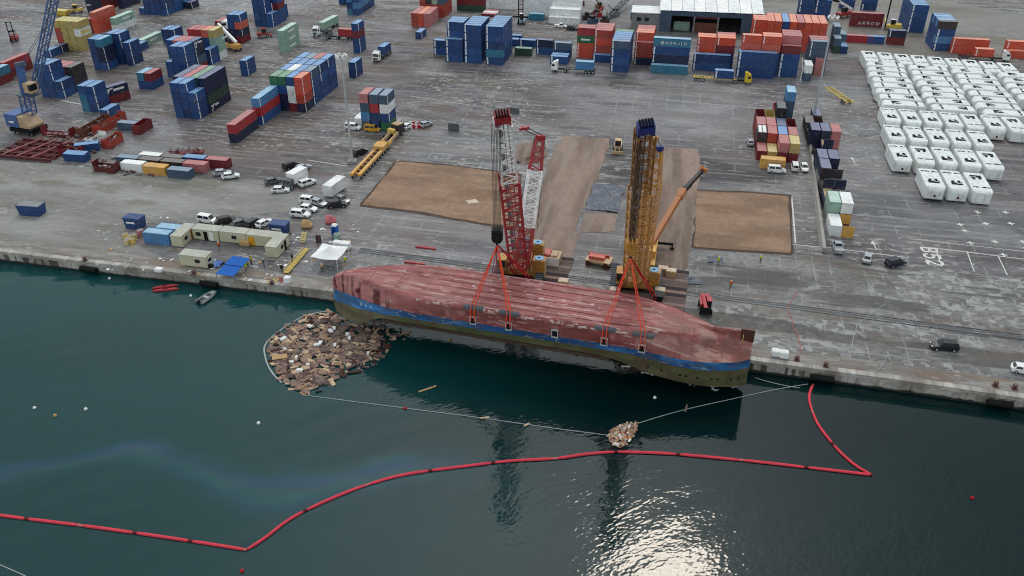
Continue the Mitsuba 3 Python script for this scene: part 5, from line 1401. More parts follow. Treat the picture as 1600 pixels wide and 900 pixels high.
k = thing('lorry', 'dark heavy tractor with pale cab at the far end of the yellow trailer', 'lorry'); to = place(G(616, 213), 55)
part(k, 'cab', MB().box(.5, -1.3, .7, 3.0, 1.3, 3.2, 'k').box(.4, -1.25, 3.2, 2.9, 1.25, 3.35, 'tan').ply('paint'), to); part(k, 'chassis', MB().box(-3.5, -.6, .6, 1, .6, 1.2, 'black').box(-1.5, -1.1, 1.2, -.3, 1.1, 2.4, 'yellow').ply('paint'), to); road_wheels(k, to, (2, -1.5, -2.8), 1.1)
# yellow flat trailer on the right
k = thing('flat_trailer', 'yellow skeletal trailer standing between the container row and the housings', 'trailer'); A, B = G(1293, 142), G(1328, 166); d = B - A; to = place(A, math.degrees(math.atan2(d[1], d[0]))); Lt = np.linalg.norm(d)
for y in (-1.1, .9): part(k, 'side_beam', MB().box(0, y, 1.0, Lt, y + .2, 1.35, 'yellow').ply('paint'), to)
for q in np.arange(.2, Lt, 1.7): part(k, 'cross_beam', MB().box(q, -.9, 1.05, q + .15, .9, 1.3, 'yellow').ply('paint'), to)
road_wheels(k, to, (Lt - 3.5, Lt - 2.2), 1.0)


def machine(px, yaw, col, label, kind, cat, name):
    k = thing(name, label, cat); to = place(G(*px, .02), yaw)
    if kind == 'stacker':          # container stacker with a sloping boom
        part(k, 'body', MB().hull([(x, sy * 1.5, z) for x, z in ((-4, 1), (3, 1), (3, 1.9), (-1, 2.3), (-4, 2.2)) for sy in (-1, 1)], col).ply('paint'), to)
        part(k, 'cab', MB().box(-.8, -.8, 2.2, 1.2, .8, 3.9, 'black').ply('window'), to)
        part(k, 'boom', MB().bar((-3.4, 0, 3.0), (6.5, 0, 8.0), .8, 'white', 1.0).ply('paint'), to); part(k, 'spreader', MB().bar((6.6, -3, 7.4), (6.6, 3, 7.4), .9, 'black', .7).ply('matte'), to)
        road_wheels(k, to, (2.4, -3.2), 1.5)
    elif kind == 'mast':           # empty container handler with a tall ladder mast
        part(k, 'body', MB().hull([(x, sy * 1.4, z) for x, z in ((-3.4, .8), (2, .8), (2, 1.7), (-1, 2.1), (-3.4, 2.4)) for sy in (-1, 1)], col).ply('paint'), to)
        part(k, 'cab', MB().box(-1.2, -.7, 2.0, .6, .7, 3.8, 'glass').box(-1.25, -.75, 3.8, .65, .75, 3.95, 'white').ply('gloss'), to)
        m = MB()
        for sy in (-.9, .9): m.box(2.1, sy - .15, .3, 2.5, sy + .15, 15.5, 'black')
        for q in np.arange(2, 15.5, 2.0): m.box(2.15, -.9, q, 2.4, .9, q + .25, 'black')
        part(k, 'mast', m.ply('matte'), to); part(k, 'spreader', MB().box(2.6, -3.0, 3.0, 3.0, 3.0, 3.7, 'yellow' if col == 'yellow' else 'black').ply('paint'), to); road_wheels(k, to, (1.4, -2.6), 1.35)
    elif kind == 'loader':
        part(k, 'body', MB().hull([(x, sy * 1.0, z) for x, z in ((-2.6, .9), (1.0, .9), (1.0, 1.7), (-2.6, 2.0)) for sy in (-1, 1)], col).ply('paint'), to)
        cab = part(k, 'cab', MB().box(-.7, -.75, 1.9, .9, .75, 3.2, 'glass').box(-.8, -.85, 3.2, 1.0, .85, 3.35, col).ply('gloss'), to)
        part(k, 'blade', MB().box(2.4, -1.5, .2, 2.8, 1.5, 1.0, col).ply('paint'), to); part(k, 'arm', MB().bar((.9, -.5, 1.4), (2.5, -.5, .6), .25, col).bar((.9, .5, 1.4), (2.5, .5, .6), .25, col).ply('paint'), to); road_wheels(k, to, (1.2, -1.7), 1.05)
        part(k, 'exhaust', MB().tube([(-1.6, 0, 1.9), (-1.6, 0, 3.3)], .07, 'black', 6).ply('matte'), to)
    elif kind == 'telehandler':
        part(k, 'body', MB().hull([(x, sy * .95, z) for x, z in ((-2.2, .6), (2.0, .6), (2.0, 1.1), (.4, 1.6), (-2.2, 1.5)) for sy in (-1, 1)], 'black').ply('matte'), to)
        part(k, 'cab', MB().box(-.6, .15, 1.3, .9, 1.0, 2.5, 'glass').box(-.7, .1, 2.5, 1.0, 1.05, 2.62, col).ply('gloss'), to)
        part(k, 'boom', MB().bar((-2.2, -.35, 1.9), (3.4, -.35, 2.3), .6, col, .6).ply('gloss'), to); part(k, 'bonnet', MB().box(-1.6, -1.05, 1.3, 1.2, -.7, 2.0, col).box(-2.4, -.9, 1.1, -1.6, .9, 2.1, col).ply('gloss'), to)
        part(k, 'fork_carriage', MB().box(3.3, -.9, 1.5, 3.5, .3, 2.6, 'black').ply('matte'), to); road_wheels(k, to, (1.4, -1.5), 1.0)
    elif kind == 'forklift':
        part(k, 'body', MB().hull([(x, sy * 1.2, z) for x, z in ((-2.6, .6), (1.5, .6), (1.5, 1.6), (-2.6, 2.1)) for sy in (-1, 1)], col).ply('paint'), to)
        m = MB()
        for sy in (-.8, .8): m.box(1.7, sy - .15, .2, 2.0, sy + .15, 7.5, 'black'); m.box(-1.4, sy - .06, 1.9, -1.25, sy + .06, 3.5, 'black')
        for q in (2, 4, 7.2): m.box(1.72, -.8, q, 1.95, .8, q + .25, 'black')
        m.box(-1.5, -.95, 3.5, .6, .95, 3.6, 'black'); part(k, 'mast', m.ply('matte'), to); road_wheels(k, to, (1.0, -2.0), 1.15)
    return k


machine((363, 77), 140, 'Y', 'orange reach stacker with a sloping white boom by the mint stack', 'stacker', 'reach stacker', 'reach_stacker')
machine((413, 58), 20, 'O', 'small rusty machine between the mint stack and the mixed stack', 'loader', 'loader', 'wheel_loader')
machine((815, 37), -100, 'ice', 'pale blue container handler with a black ladder mast', 'mast', 'container handler', 'container_handler')
machine((1392, 46), 160, 'yellow', 'yellow container handler with a black ladder mast by the dark red pair', 'mast', 'container handler', 'container_handler')
machine((1318, 27), 200, 'R', 'red stacker at the top behind the dark red pair', 'stacker', 'reach stacker', 'reach_stacker')
machine((965, 236), -100, 'tan', 'cream coloured loader between the sand lanes', 'loader', 'loader', 'wheel_loader')
machine((1101, 484), -96, 'R', 'red telehandler behind the stern of the ship', 'telehandler', 'telehandler', 'telehandler')
machine((23, 64), -70, 'R', 'red fork lift alone at the far left', 'forklift', 'fork lift', 'fork_lift')
machine((120, 20), 190, 'yellow', 'yellow loader with a wide bucket at the top left', 'loader', 'loader', 'wheel_loader')
solo('bucket', MB().hull([(x, y, z) for x, y, z in ((-3, -1.6, 2.2), (3, -1.6, 2.2), (3, 1.6, 2.2), (-3, 1.6, 2.2), (-2.2, -1, .1), (2.2, -1, .1), (2.2, 1, .1), (-2.2, 1, .1))], 'yellow').ply('paint'), 'yellow skip with sloping ends at the top left', 'skip', place(G(98, 24), -14))
# spare crawler part, tan
k = thing('crane_weight_carrier', 'tan and rusty crane weight carrier on the mottled concrete strip', 'weight carrier'); to = place(G(936, 412), -20)
part(k, 'deck', MB().box(-2.6, -1.6, .8, 2.6, 1.4, 1.3, 'tan').box(-2.0, -1.0, 1.3, 1.2, .2, 2.0, 'P').box(-2.5, .6, 1.3, 1.9, 1.1, 1.8, 'O').ply('paint'), to)
for x in (-1.9, 1.7):
    m = MB(); m.tube([(x, -1.7, .55), (x, -1.2, .55)], .6, 'rust2', 12); m.tube([(x, .9, .55), (x, 1.5, .55)], .6, 'rust2', 12); part(k, 'roller', m.ply('matte', 40), to)
# counterweight tray and winch blocks behind the red crane
k = thing('weight_tray', 'cream tray with tan weights right of the red crane', 'weight tray'); to = place(G(859, 410), -14)
part(k, 'tray', MB().box(-2.2, -1.6, .3, 2.2, 1.8, 1.9, 'tan').box(-2.2, -1.7, .2, 2.2, -1.6, 2.1, 'cwhite').ply('paint'), to)
part(k, 'weight', MB().box(-1.6, -1.2, 1.9, .2, 1.2, 2.5, 'P').box(.3, -1.0, 1.9, 1.6, 1.3, 2.3, 'tan').ply('paint'), to)
for nm, px_, zt, l in (('red', (842, 432), 4.2, 'golden weight stack with a pale blue disc, front one beside the red crane'), ('red', (840, 412), 5.0, 'golden weight stack with a pale blue disc, rear one beside the red crane'), ('yellow', (1019, 452), 4.4, 'golden weight stack with a pale blue top beside the yellow crane')):
    k = thing('counterweight_stack', l, 'counterweight'); to = place(G(*px_), -14)
    for q in range(6): part(k, 'slab', MB().box(-1.2, -1.0, .05 + q * zt / 6, 1.2, 1.0, .05 + (q + .9) * zt / 6, 'cyel').box(1.2, -.8, .05 + q * zt / 6, 1.32, .8, .05 + (q + .6) * zt / 6, 'tan').ply('paint'), to)
    part(k, 'disc', MB().tube([(0, 0, zt), (0, 0, zt + .12)], .95, 'ice', 16).tube([(0, 0, zt + .12), (0, 0, zt + .18)], .25, 'b', 8).ply('matte'), to)
for px_, l in (((1035, 428), 'tan box right of the yellow crane, rear one'), ((1048, 432), 'cream box right of the yellow crane, front one'), ((1030, 462), 'tan block at the foot of the yellow crane'), ((880, 448), 'cream block behind the hull right of the red crane'), ((960, 462), 'cream block behind the hull left of the yellow crane')):
    solo('steel_box', MB().box(-1, -.8, 0, 1, .8, 1.5, 'tan').box(-.9, -.7, 1.5, .9, .7, 1.6, 'wood4').ply('paint'), l, 'box', place(G(*px_), -14))
mt = MB()
for q in range(14): mt.box(-6, -8 + q * 1.15, .08, 6, -8 + q * 1.15 + 1.05, .22, random.Random(q).choice(['wood2', 'wood3', 'k', 'wood3']))
MAT = mt.ply('matte')
for nm, p in (('red', (4.6, 143.5)), ('yellow', (27.5, 138.2))):
    k = thing('timber_mat', f'timber mats under the {nm} lattice crane', 'timber mat')
    for q in range(14): part(k, 'plank', MB().box(-6.5, -8 + q * 1.15, .08, 6.5, -8 + q * 1.15 + 1.05, .22, random.Random(q).choice(['wood2', 'wood3', 'k', 'wood3'])).ply('matte'), place([*p, .02], -14))

# orange telescopic crane behind the yellow one
k = thing('telescopic_crane', 'orange telescopic crane with its boom raised to the right', 'crane'); base = G(1014, 404); to = place(base, 78)
part(k, 'carrier', MB().box(-6, -1.4, .9, 6, 1.4, 2.0, 'Y').ply('paint'), to); part(k, 'turntable', MB().box(-3, -1.3, 2.0, 1.6, 1.3, 3.4, 'Y').ply('paint'), to); road_wheels(k, to, (-4.6, -3.2, 2.2, 3.6, 5), 1.2)
for x in (-5, 5):
    m = MB().box(x - .25, -4.6, 1.0, x + .25, 4.6, 1.4, 'black').box(x - .15, -4.6, .1, x + .15, -4.3, 1.0, 'black').box(x - .15, 4.3, .1, x + .15, 4.6, 1.0, 'black').box(x - .5, -4.9, .0, x + .5, -4.0, .1, 'black').box(x - .5, 4.0, .0, x + .5, 4.9, .1, 'black')
    part(k, 'outrigger', m.ply('matte'), to)
b0 = base + [0.2, 0, 3.4]; b1, b2 = Q(1068, 297, 162.5), Q(1098, 266, 167)
b1a = b0 + (b1 - b0) * .97
part(k, 'boom_section', MB().bar(b0, b1, 1.0, 'tele', 1.2).bar(b0 + (b1 - b0) * .86, b1, 1.4, 'tele', 1.4).ply('paint')); part(k, 'boom_section', MB().bar(b1a, b1a + (b2 - b1a) * .4, .9, 'black', 1.0).ply('paint')); part(k, 'boom_section', MB().bar(b1a, b2, .7, 'black', .8).ply('paint'))
part(k, 'boom_tip', MB().bar(b2 + [-.6, 0, .4], b2 + [.9, 0, -.2], .7, 'tele', .9).bar(b2, b2 + [0, .5, 1.0], .4, 'tele').ply('paint')); part(k, 'ram', MB().tube([base + [.8, 1.5, 3.0], b0 + (b1 - b0) * .55 + [0, 0, -.6]], .3, 'cyd', 8).ply('paint'))

# blue harbour crane on the left
k = thing('harbour_crane', 'tall blue mobile harbour crane with lattice boom at the left', 'crane'); base = G(47, 206); to = place(base, -20)
part(k, 'chassis', MB().box(-4, -2.8, .8, 4, 2.8, 1.8, 'x').ply('matte'), to); road_wheels(k, to, (-3.2, -1.6, 1.6, 3.2), 2.2)
part(k, 'house', MB().box(-4.8, -2.6, 2.0, -.4, 2.6, 5.6, 'crane').ply('paint'), to, label='blue machine house with a tan slope'); part(k, 'slope', MB().hull([(x, y, z) for y in (-2.4, 2.4) for x, z in ((-.4, 5.3), (-.4, 2.0), (3.4, 2.0), (3.4, 2.6), (1.2, 5.0))], 'tan').ply('paint'), to)
part(k, 'lettering', MB().box(-3.6, -2.63, 3.2, -1.8, -2.6, 3.7, 'white').ply('matte'), to)
tb, tt_ = base + [1.0, 1.0, 5.0], base + [2.0, 1.4, 18.0]
lattice(k, 'tower_lower', tb, tb + (tt_ - tb) * .42, 2.6, 2.4, 'crane', 4); part(k, 'tower', MB().bar(tb + (tt_ - tb) * .40, tt_, 1.9, 'crane', 1.9).ply('paint')); part(k, 'tower_head', MB().bar(tt_ + [-1.0, 0, .4], tt_ + [1.6, 0, .8], 1.1, 's', 1.3).ply('paint'))
pl = tb + (tt_ - tb) * .42; part(k, 'platform', MB().box(-1.6, -1.8, -.15, 3.6, 1.8, .15, 's').ply('paint'), place(pl, -20)); cab = part(k, 'cab', MB().box(1.5, -1.4, 1.0, 4.0, 1.2, 3.6, 'tan').ply('paint'), place(pl, -20)); part(cab, 'window', MB().box(3.2, -1.45, 1.7, 4.05, .8, 3.3, 'glass').ply('window'), place(pl, -20))
bt_, bf = Q(86, -14, 236), pl + [1.4, 2.0, .2]
lattice(k, 'boom', bf, bt_, 1.9, 1.7, 'crane', 20, None, (.8, 1), 's'); part(k, 'pendant', MB().tube([tt_, bf + (bt_ - bf) * .75], .07, 's', 4).tube([tt_ + [.6, 0, 0], bf + (bt_ - bf) * .75 + [.6, 0, 0]], .07, 's', 4).ply('matte'))

# lattice jib lying among the machines by the warehouse
k = thing('lattice_jib', 'dark lattice jib leaning among the machines left of the warehouse', 'crane jib'); lattice(k, 'jib', G(952, 30) + [0, 0, 1], Q(985, -8, 372), 1.6, 1.6, 'grey', 12)
for i, (px_, c, l) in enumerate([((918, 30), 'k', 'dark brown'), ((932, 26), 'R', 'red'), ((926, 36), 's', 'slate blue'), ((945, 36), 'd', 'brown'), ((905, 24), 'x', 'black'), ((936, 14), 'rust', 'rusty'), ((960, 24), 'a', 'grey'), ((905, 8), 'maroon', 'dark red')]):
    m = MB().box(-2, -1.2, 0, 2, 1.2, 1.8, c).box(-1.2, -.8, 1.8, .6, .8, 2.9, 'x').bar((1, 0, 2), (3.4, .8, 3.6), .5, c)
    solo('yard_machine', m.ply('paint'), f'{l} machine in the scrap corner left of the warehouse, number {ORD[i]} of the group' if False else f'{l} machine standing in the corner left of the warehouse', 'machine', place(G(*px_), 20 * i), 'machines left of the warehouse')

# ------------------------------------------------------------------ light masts, warehouse, barrier
def mast(px, top_y, h, label, headw=2.4):
    k = thing('light_mast', label, 'light mast'); g = G(*px)
    part(k, 'base', MB().box(-1.1, -1.1, 0, 1.1, 1.1, .7, 'conc').ply('matte'), place(g)); m = MB(); m.tube([(0, 0, .5), (0, 0, h)], [.36, .17], 'l', 10); part(k, 'pole', m.ply('paint', 50), place(g))
    part(k, 'head_frame', MB().tube([(0, 0, h - .3), (0, 0, h)], 1.1, 'a', 10).ply('paint'), place(g))
    for i in range(6):
        a = i * math.pi / 3; part(k, 'floodlight', MB().box(-.35, -.12, -.3, .35, .25, .3, 'cwhite').ply('paint'), place(g + [1.25 * math.cos(a), 1.25 * math.sin(a), h - .1], math.degrees(a) - 90))
    return k


mast((551, 254), 88, 27.8, 'tall pale light mast left of the yellow trailer'); mast((1270, 189), 30, 29.5, 'tall pale light mast at the top of the concrete barrier')
k = thing('bent_post', 'thin white bent post before the pink roofed stack', 'post'); g = G(1250, 128); part(k, 'pole', MB().tube([(0, 0, 0), (.1, 0, 4.5), (-.7, 0, 8)], .12, 'white', 6).ply('paint'), place(g))
# concrete barrier
k = thing('concrete_barrier', 'long low concrete barrier between the sand pad and the container row', 'barrier'); A, B = G(1262, 205), G(1287, 395); d = B - A; Lb = np.linalg.norm(d); yw = math.degrees(math.atan2(d[1], d[0])); n = int(Lb / 4)
bs = MB(); pf = [(-.6, 0), (.6, 0), (.45, .35), (.32, 1.1), (-.32, 1.1), (-.45, .35)]; e = trimesh.creation.extrude_polygon(sg.Polygon(pf), Lb / n - .06, engine='earcut'); v = np.array(e.vertices); seg = bs.add(np.c_[v[:, 2], v[:, 0], v[:, 1]], e.faces, 'conc').ply('paint')
for i in range(n): part(k, 'segment', seg, place(A + d * i / n, yw))
# warehouse
k = thing('warehouse', 'grey warehouse with white roof and three dark door openings', 'warehouse'); o = ST(G(1030, 49)); to = place(XY(*o), -9.5)
WL, WD, WH = 38.0, 24.0, 8.2
def wb(*a): part(k, a[0], MB().box(*a[1:7], a[7]).ply('paint'), to)
wb('wall', 0, 0, 0, 4.2, .3, WH, 's'); wb('wall', 12.6, 0, 0, 13.2, .3, 6.2, 'a'); wb('wall', 21.6, 0, 0, 22.2, .3, 6.2, 'a'); wb('wall', 30.6, 0, 0, WL, .3, WH, 's'); wb('wall', 4.2, 0, 6.2, 30.6, .3, WH, 's'); wb('wall', 0, .3, 0, .3, WD, WH, 's'); wb('wall', WL - .3, .3, 0, WL, WD, WH, 's'); wb('wall', .3, WD - .3, 0, WL - .3, WD, WH, 's'); wb('floor', .3, .3, .02, WL - .3, WD - .3, .06, 'k')
part(k, 'door', MB().box(13.2, .4, 0, 21.6, .5, 3.8, 'rust').box(13.2, .1, 5.4, 21.6, .35, 6.2, 'maroon').ply('paint'), to, 'rusty half closed door')
rf = k
for i in range(9):
    x0 = -.5 + i * (WL + 1) / 9; m = MB(); x1 = x0 + (WL + 1) / 9 - .12
    m.add([(x0, -.5, WH), (x1, -.5, WH), (x1, WD / 2, WH + 2.2), (x0, WD / 2, WH + 2.2), (x0, WD + .5, WH), (x1, WD + .5, WH)], [[0, 1, 2, 3], [3, 2, 5, 4]], 'wt' if i % 2 else 'w'); part(k, 'roof_panel', m.ply('paint'), to)
wb('annex_wall', -11, 1.0, 0, -.05, 12, 6.4, 'a'); wb('annex_roof', -11.3, .7, 6.4, -.1, 12.3, 6.7, 'w')
for x in (-9, -6): wb('annex_window', x, .9, 3.4, x + 1.6, .98, 4.8, 'glass')
o = ST(G(1052, 47)) ; container(XY(*o, .01), -12, 'm', L20, 2.9, 'mint green container before the warehouse doors', striped=False)
o = ST(G(1003, 43)); container(XY(*o, 2.7), -12, 'R', L20, 2.59, 'bright red container by the warehouse corner', striped=False); container(XY(*o, .05), -12, 'O', L20, 2.59, 'rusty container under the bright red one by the warehouse', striped=False)

# ------------------------------------------------------------------ beige cabins and the work site on the quay
def cabin(px, corner, orient, label, L=6.0, W=2.5, Hc=2.55):
    o = ST(G(*px)); ci = W if orient == 'D' else L
    if corner == 'R': o = o - [ci, 0]
    if orient == 'D': p, yw = XY(*(o + [W, 0])), 78
    else: p, yw = XY(*o), -12
    k = thing('site_cabin', label, 'cabin', 'beige site cabins'); to = place(p, yw)
    part(k, 'wall', MB().box(0, 0, .15, L, W, Hc, 'cab').box(.1, .1, 0, L - .1, W - .1, .15, 'x').ply('matte'), to); part(k, 'roof', MB().box(-.06, -.06, Hc, L + .06, W + .06, Hc + .1, 'cabroof').ply('paint'), to)
    for q in np.arange(1.2, L, 1.2): part(k, 'roof_rib', MB().box(q, .05, Hc + .1, q + .08, W - .05, Hc + .13, 'cab').ply('paint'), to)
    return k, to


def cwin(k, to, x, z=1.0, w=1.1, h=.95, face='front', W=2.5, L=6.0):
    b = (x, -.04, z, x + w, .02, z + h) if face == 'front' else (L - .02, x, z, L + .04, x + w, z + h) if face == 'right' else (-.04, x, z, .02, x + w, z + h)
    wn = part(k, 'window', MB().box(*b, 'glass').ply('window'), to); m = MB()
    part(wn, 'frame', MB().box(b[0] - .07, b[1] + .01, b[2] - .07, b[3] + .07, b[4] - .01, b[2], 'white').box(b[0] - .07, b[1] + .01, b[5], b[3] + .07, b[4] - .01, b[5] + .07, 'white').ply('matte'), to)


def cdoor(k, to, x, col='x', w=.9, W=2.5): part(k, 'door', MB().box(x, -.04, .15, x + w, .02, 2.15, col).ply('matte'), to)


k, to = cabin((286, 387), 'R', 'D', 'beige cabin end on, at the left of the cabin court'); cwin(k, to, 1.2); cdoor(k, to, 3.6, 'cyd')
k, to = cabin((303, 374), 'L', 'A', 'beige cabin with window and open door, back left of the court'); cwin(k, to, .8); cdoor(k, to, 2.6); cdoor(k, to, 3.9, 'white')
k, to = cabin((345, 378), 'L', 'A', 'beige cabin with one window in the middle of the back row'); cwin(k, to, 2.8)
k, to = cabin((386.5, 383), 'L', 'A', 'beige cabin with an ochre door, back right of the court', 7.2); cdoor(k, to, .4, 'Y', 1.5); cdoor(k, to, 4.2, 'cab')
k, to = cabin((434, 404), 'R', 'D', 'beige cabin end on, at the right of the cabin court'); cwin(k, to, 2.0); cdoor(k, to, 3.5)
k, to = cabin((283, 415), 'L', 'A', 'beige cabin alone nearest the quay edge'); cwin(k, to, 3.4); cwin(k, to, .7, face='right')
solo('tarpaulin', cloth(2.6, 3.4, 10, 12, 2.2, 7, 'blueplastic').ply('paint', 50), 'crumpled blue sheet against the cabin nearest the edge', 'tarpaulin', place(G(337, 413), 78))
# blue canopy and white canopy
k = thing('canopy', 'blue sloping canopy near the quay edge', 'canopy'); to = place(G(366, 428), -14)
part(k, 'sheet', MB().add([(-2.6, -2.4, 1.0), (1.4, -2.4, 1.0), (2.6, 2.6, 2.5), (-1.4, 2.6, 2.5), (-2.6, -2.4, 1.06), (1.4, -2.4, 1.06), (2.6, 2.6, 2.56), (-1.4, 2.6, 2.56)], [[0, 3, 2, 1], [4, 5, 6, 7], [0, 1, 5, 4], [1, 2, 6, 5], [2, 3, 7, 6], [3, 0, 4, 7]], 'blueplastic').bar((-2.0, 0.2, 1.86), (2.0, .2, 1.86), .18, 'b', .1).ply('matte'), to)
for x, y, z in ((-2.5, -2.3, 1), (1.3, -2.3, 1), (2.5, 2.5, 2.5), (-1.3, 2.5, 2.5)): part(k, 'leg', MB().tube([(x, y, 0), (x, y, z)], .05, 'a', 6).ply('matte'), to)
k = thing('canopy', 'white peaked canopy near the bow', 'canopy'); to = place(G(517, 409), -14); m = MB(); W_ = 2.9; rows = []
for i in range(13):
    for j in range(13):
        x, y = (i / 6 - 1) * W_, (j / 6 - 1) * W_; r = max(abs(x), abs(y)) / W_; rr = math.hypot(x, y) / W_
        rows.append((x, y, 2.3 + 1.5 * max(0, 1 - rr) ** 1.7 - .12 * math.cos(math.pi * min(abs(x), abs(y)) / W_) * r))
m.add(rows, [[i * 13 + j, (i + 1) * 13 + j, (i + 1) * 13 + j + 1, i * 13 + j + 1] for i in range(12) for j in range(12)], 'white'); part(k, 'roof', m.ply('matte', 60), to)
for x in (-2.8, 2.8):
    for y in (-2.8, 2.8): part(k, 'leg', MB().tube([(x, y, 0), (x, y, 2.25)], .06, 'white', 6).ply('matte'), to)
# blue skips and turquoise boxes
def skip(px, yaw, L, W, Hs, col, label, lid=None):
    k = thing('skip', label, 'skip'); to = place(G(*px), yaw); part(k, 'body', MB().hull([(sx * L / 2 * f, sy * W / 2, z) for f, z in ((.86, .1), (1, Hs)) for sx in (-1, 1) for sy in (-1, 1)], col).ply('paint'), to)
    part(k, 'rim', MB().box(-L / 2 - .08, -W / 2 - .08, Hs - .05, L / 2 + .08, W / 2 + .08, Hs + .12, col).box(-L / 2 + .1, -W / 2 + .1, Hs + .12, L / 2 - .1, W / 2 - .1, Hs + .16, lid or col).ply('paint'), to)
    for x in np.arange(-L / 2 + .6, L / 2 - .3, .9): part(k, 'rib', MB().box(x, -W / 2 - .07, .3, x + .12, -W / 2, Hs - .1, col).ply('paint'), to)
    return k, to


skip((52, 334), -8, 5.6, 2.6, 2.4, 'b', 'dark blue skip with a grey lid alone on the pale concrete', 'a')
k, to = skip((213, 355), -12, 4.0, 2.4, 2.6, 'b', 'blue closed skip with white lettering left of the turquoise boxes'); part(k, 'lettering', MB().box(-1.2, -1.36, 1.5, .8, -1.28, 1.9, 'white').ply('matte'), to)
k, to = skip((438, 363), -12, 4.0, 2.4, 2.3, 'b', 'blue closed skip with white lettering behind the cabins'); part(k, 'lettering', MB().box(-1.2, -1.36, 1.2, 1.0, -1.28, 1.6, 'white').ply('matte'), to)
o = ST(G(226, 380)); k, to = container(XY(*o, .01), -12, 'c', L20, 2.59, 'turquoise container with a pale roof beside the cabins', striped=False); part(k, 'roof_panel', MB().box(.2, .2, 2.585, 5.8, 2.2, 2.64, 'ct').ply('paint'), to)
container(XY(*(o + [1.4, 2.7]), .01), -12, 'c', L20, 2.59, 'light blue container behind the turquoise one', striped=False)
# small site things
k = thing('portable_toilet', 'blue portable toilet with a white roof', 'toilet'); to = place(G(524, 366), -12); part(k, 'body', MB().box(-.6, -.6, 0, .6, .6, 2.2, 'blueplastic').ply('matte'), to); part(k, 'roof', MB().hull([(x, y, z) for x, y, z in ((-.65, -.65, 2.2), (.65, -.65, 2.2), (.65, .65, 2.2), (-.65, .65, 2.2), (-.4, -.4, 2.5), (.4, -.4, 2.5), (.4, .4, 2.5), (-.4, .4, 2.5))], 'white').ply('matte'), to); part(k, 'door', MB().box(-.4, -.63, .15, .4, -.6, 2.0, 'b').ply('matte'), to)
def drum(px, col, label, r=.5, h=1.0, grp=None):
    m = MB(); m.tube([(0, 0, 0), (0, 0, h)], r, col, 12); m.tube([(0, 0, h * .33), (0, 0, h * .36)], r * 1.05, col, 12); m.tube([(0, 0, h), (0, 0, h + .04)], r * .8, 'a', 12)
    solo('drum', m.ply('paint', 40), label, 'drum', place(G(*px)), grp)


for i, px_ in enumerate([(197, 372), (202, 378), (205, 374), (211, 373), (208, 380), (199, 382)]): drum(px_, 'yt' if i % 2 else 'yellow', 'yellow drum standing left of the turquoise box', .55, 1.1, 'yellow drums')
drum((221, 368), 'p', 'pink bundle beside the turquoise box', .7, 1.4); drum((527, 373), 'm', 'pale green bin in front of the portable toilet', .7, 1.2); drum((441, 439), 'p', 'pink drum at the quay edge', .6, 1.2)
for px_, l, s_ in (((450, 441), 'white box at the quay edge beside the pink drum', (1.4, 1.2, 1.3)), ((249, 424), 'white bag on the quay edge', (1.6, 1.2, .8)), ((1224, 558), 'white tank on the quay edge, right one of two', (1.5, 1.3, 1.3)), ((1211, 555), 'white tank on the quay edge, left one of two', (1.4, 1.3, 1.2)), ((540, 388), 'white round tank behind the white canopy', (2.2, 1.6, 1.5)), ((527, 385), 'small white tank behind the white canopy', (1.6, 1.4, 1.3)), ((384, 383), 'cream generator before the cabin with the ochre door', (2.2, 1.4, 1.1)), ((330, 418), 'small dark pump beside the cabin nearest the edge', (1, .8, .8))):
    a, b, c = s_; m = m3.Manifold.hull(m3.Manifold.batch_hull([m3.Manifold.sphere(.22, 12).translate((x, y, z)) for x in (-a / 2 + .22, a / 2 - .22) for y in (-b / 2 + .22, b / 2 - .22) for z in (.22, c - .22)])); solo('tank', MB().mesh(m, 'tan' if 'cream' in l else 'x' if 'dark' in l else 'white').ply('matte', 40), l, 'tank', place(G(*px_), -12))
k = thing('gangway', 'yellow gangway lying beside the canopies', 'gangway'); A, B = G(447, 428), G(478, 392); d = B - A; to = place(A, math.degrees(math.atan2(d[1], d[0]))); Lg = np.linalg.norm(d)
for y in (-.5, .5): part(k, 'rail', MB().bar((0, y, .3), (Lg, y, .3), .14, 'yellow').bar((0, y, .9), (Lg, y, .9), .09, 'yellow').ply('paint'), to)
for q in np.arange(0, Lg, .8): part(k, 'tread', MB().box(q, -.45, .25, q + .55, .45, .32, 'yellow').ply('paint'), to)
k = thing('gangway', 'short yellow ladder at the quay edge', 'ladder'); A, B = G(418, 443), G(434, 438); d = B - A; to = place(A, math.degrees(math.atan2(d[1], d[0])))
for y in (-.35, .35): part(k, 'rail', MB().bar((0, y, .25), (2.6, y, .25), .12, 'yellow').ply('paint'), to)
for q in np.arange(.2, 2.6, .45): part(k, 'rung', MB().bar((q, -.35, .25), (q, .35, .25), .09, 'yellow').ply('paint'), to)
k = thing('gangway', 'yellow stair beside the portable toilet', 'stair'); A, B = G(473, 380), G(478, 370); d = B - A; to = place(A, math.degrees(math.atan2(d[1], d[0])))
for y in (-.45, .45): part(k, 'rail', MB().bar((0, y, .3), (2.4, y, 1.6), .12, 'yellow').ply('paint'), to)
for q in range(5): part(k, 'tread', MB().box(q * .48, -.4, .2 + q * .28, q * .48 + .35, .4, .26 + q * .28, 'yellow').ply('paint'), to)
for px_, l in (((665, 388), 'red bar lying on the concrete behind the ship, farther one'), ((648, 412), 'red bar lying on the concrete right behind the ship')):
    solo('steel_bar', MB().box(-2.2, -.3, 0, 2.2, .3, .35, 'R').ply('paint'), l, 'steel bar', place(G(*px_), -14))
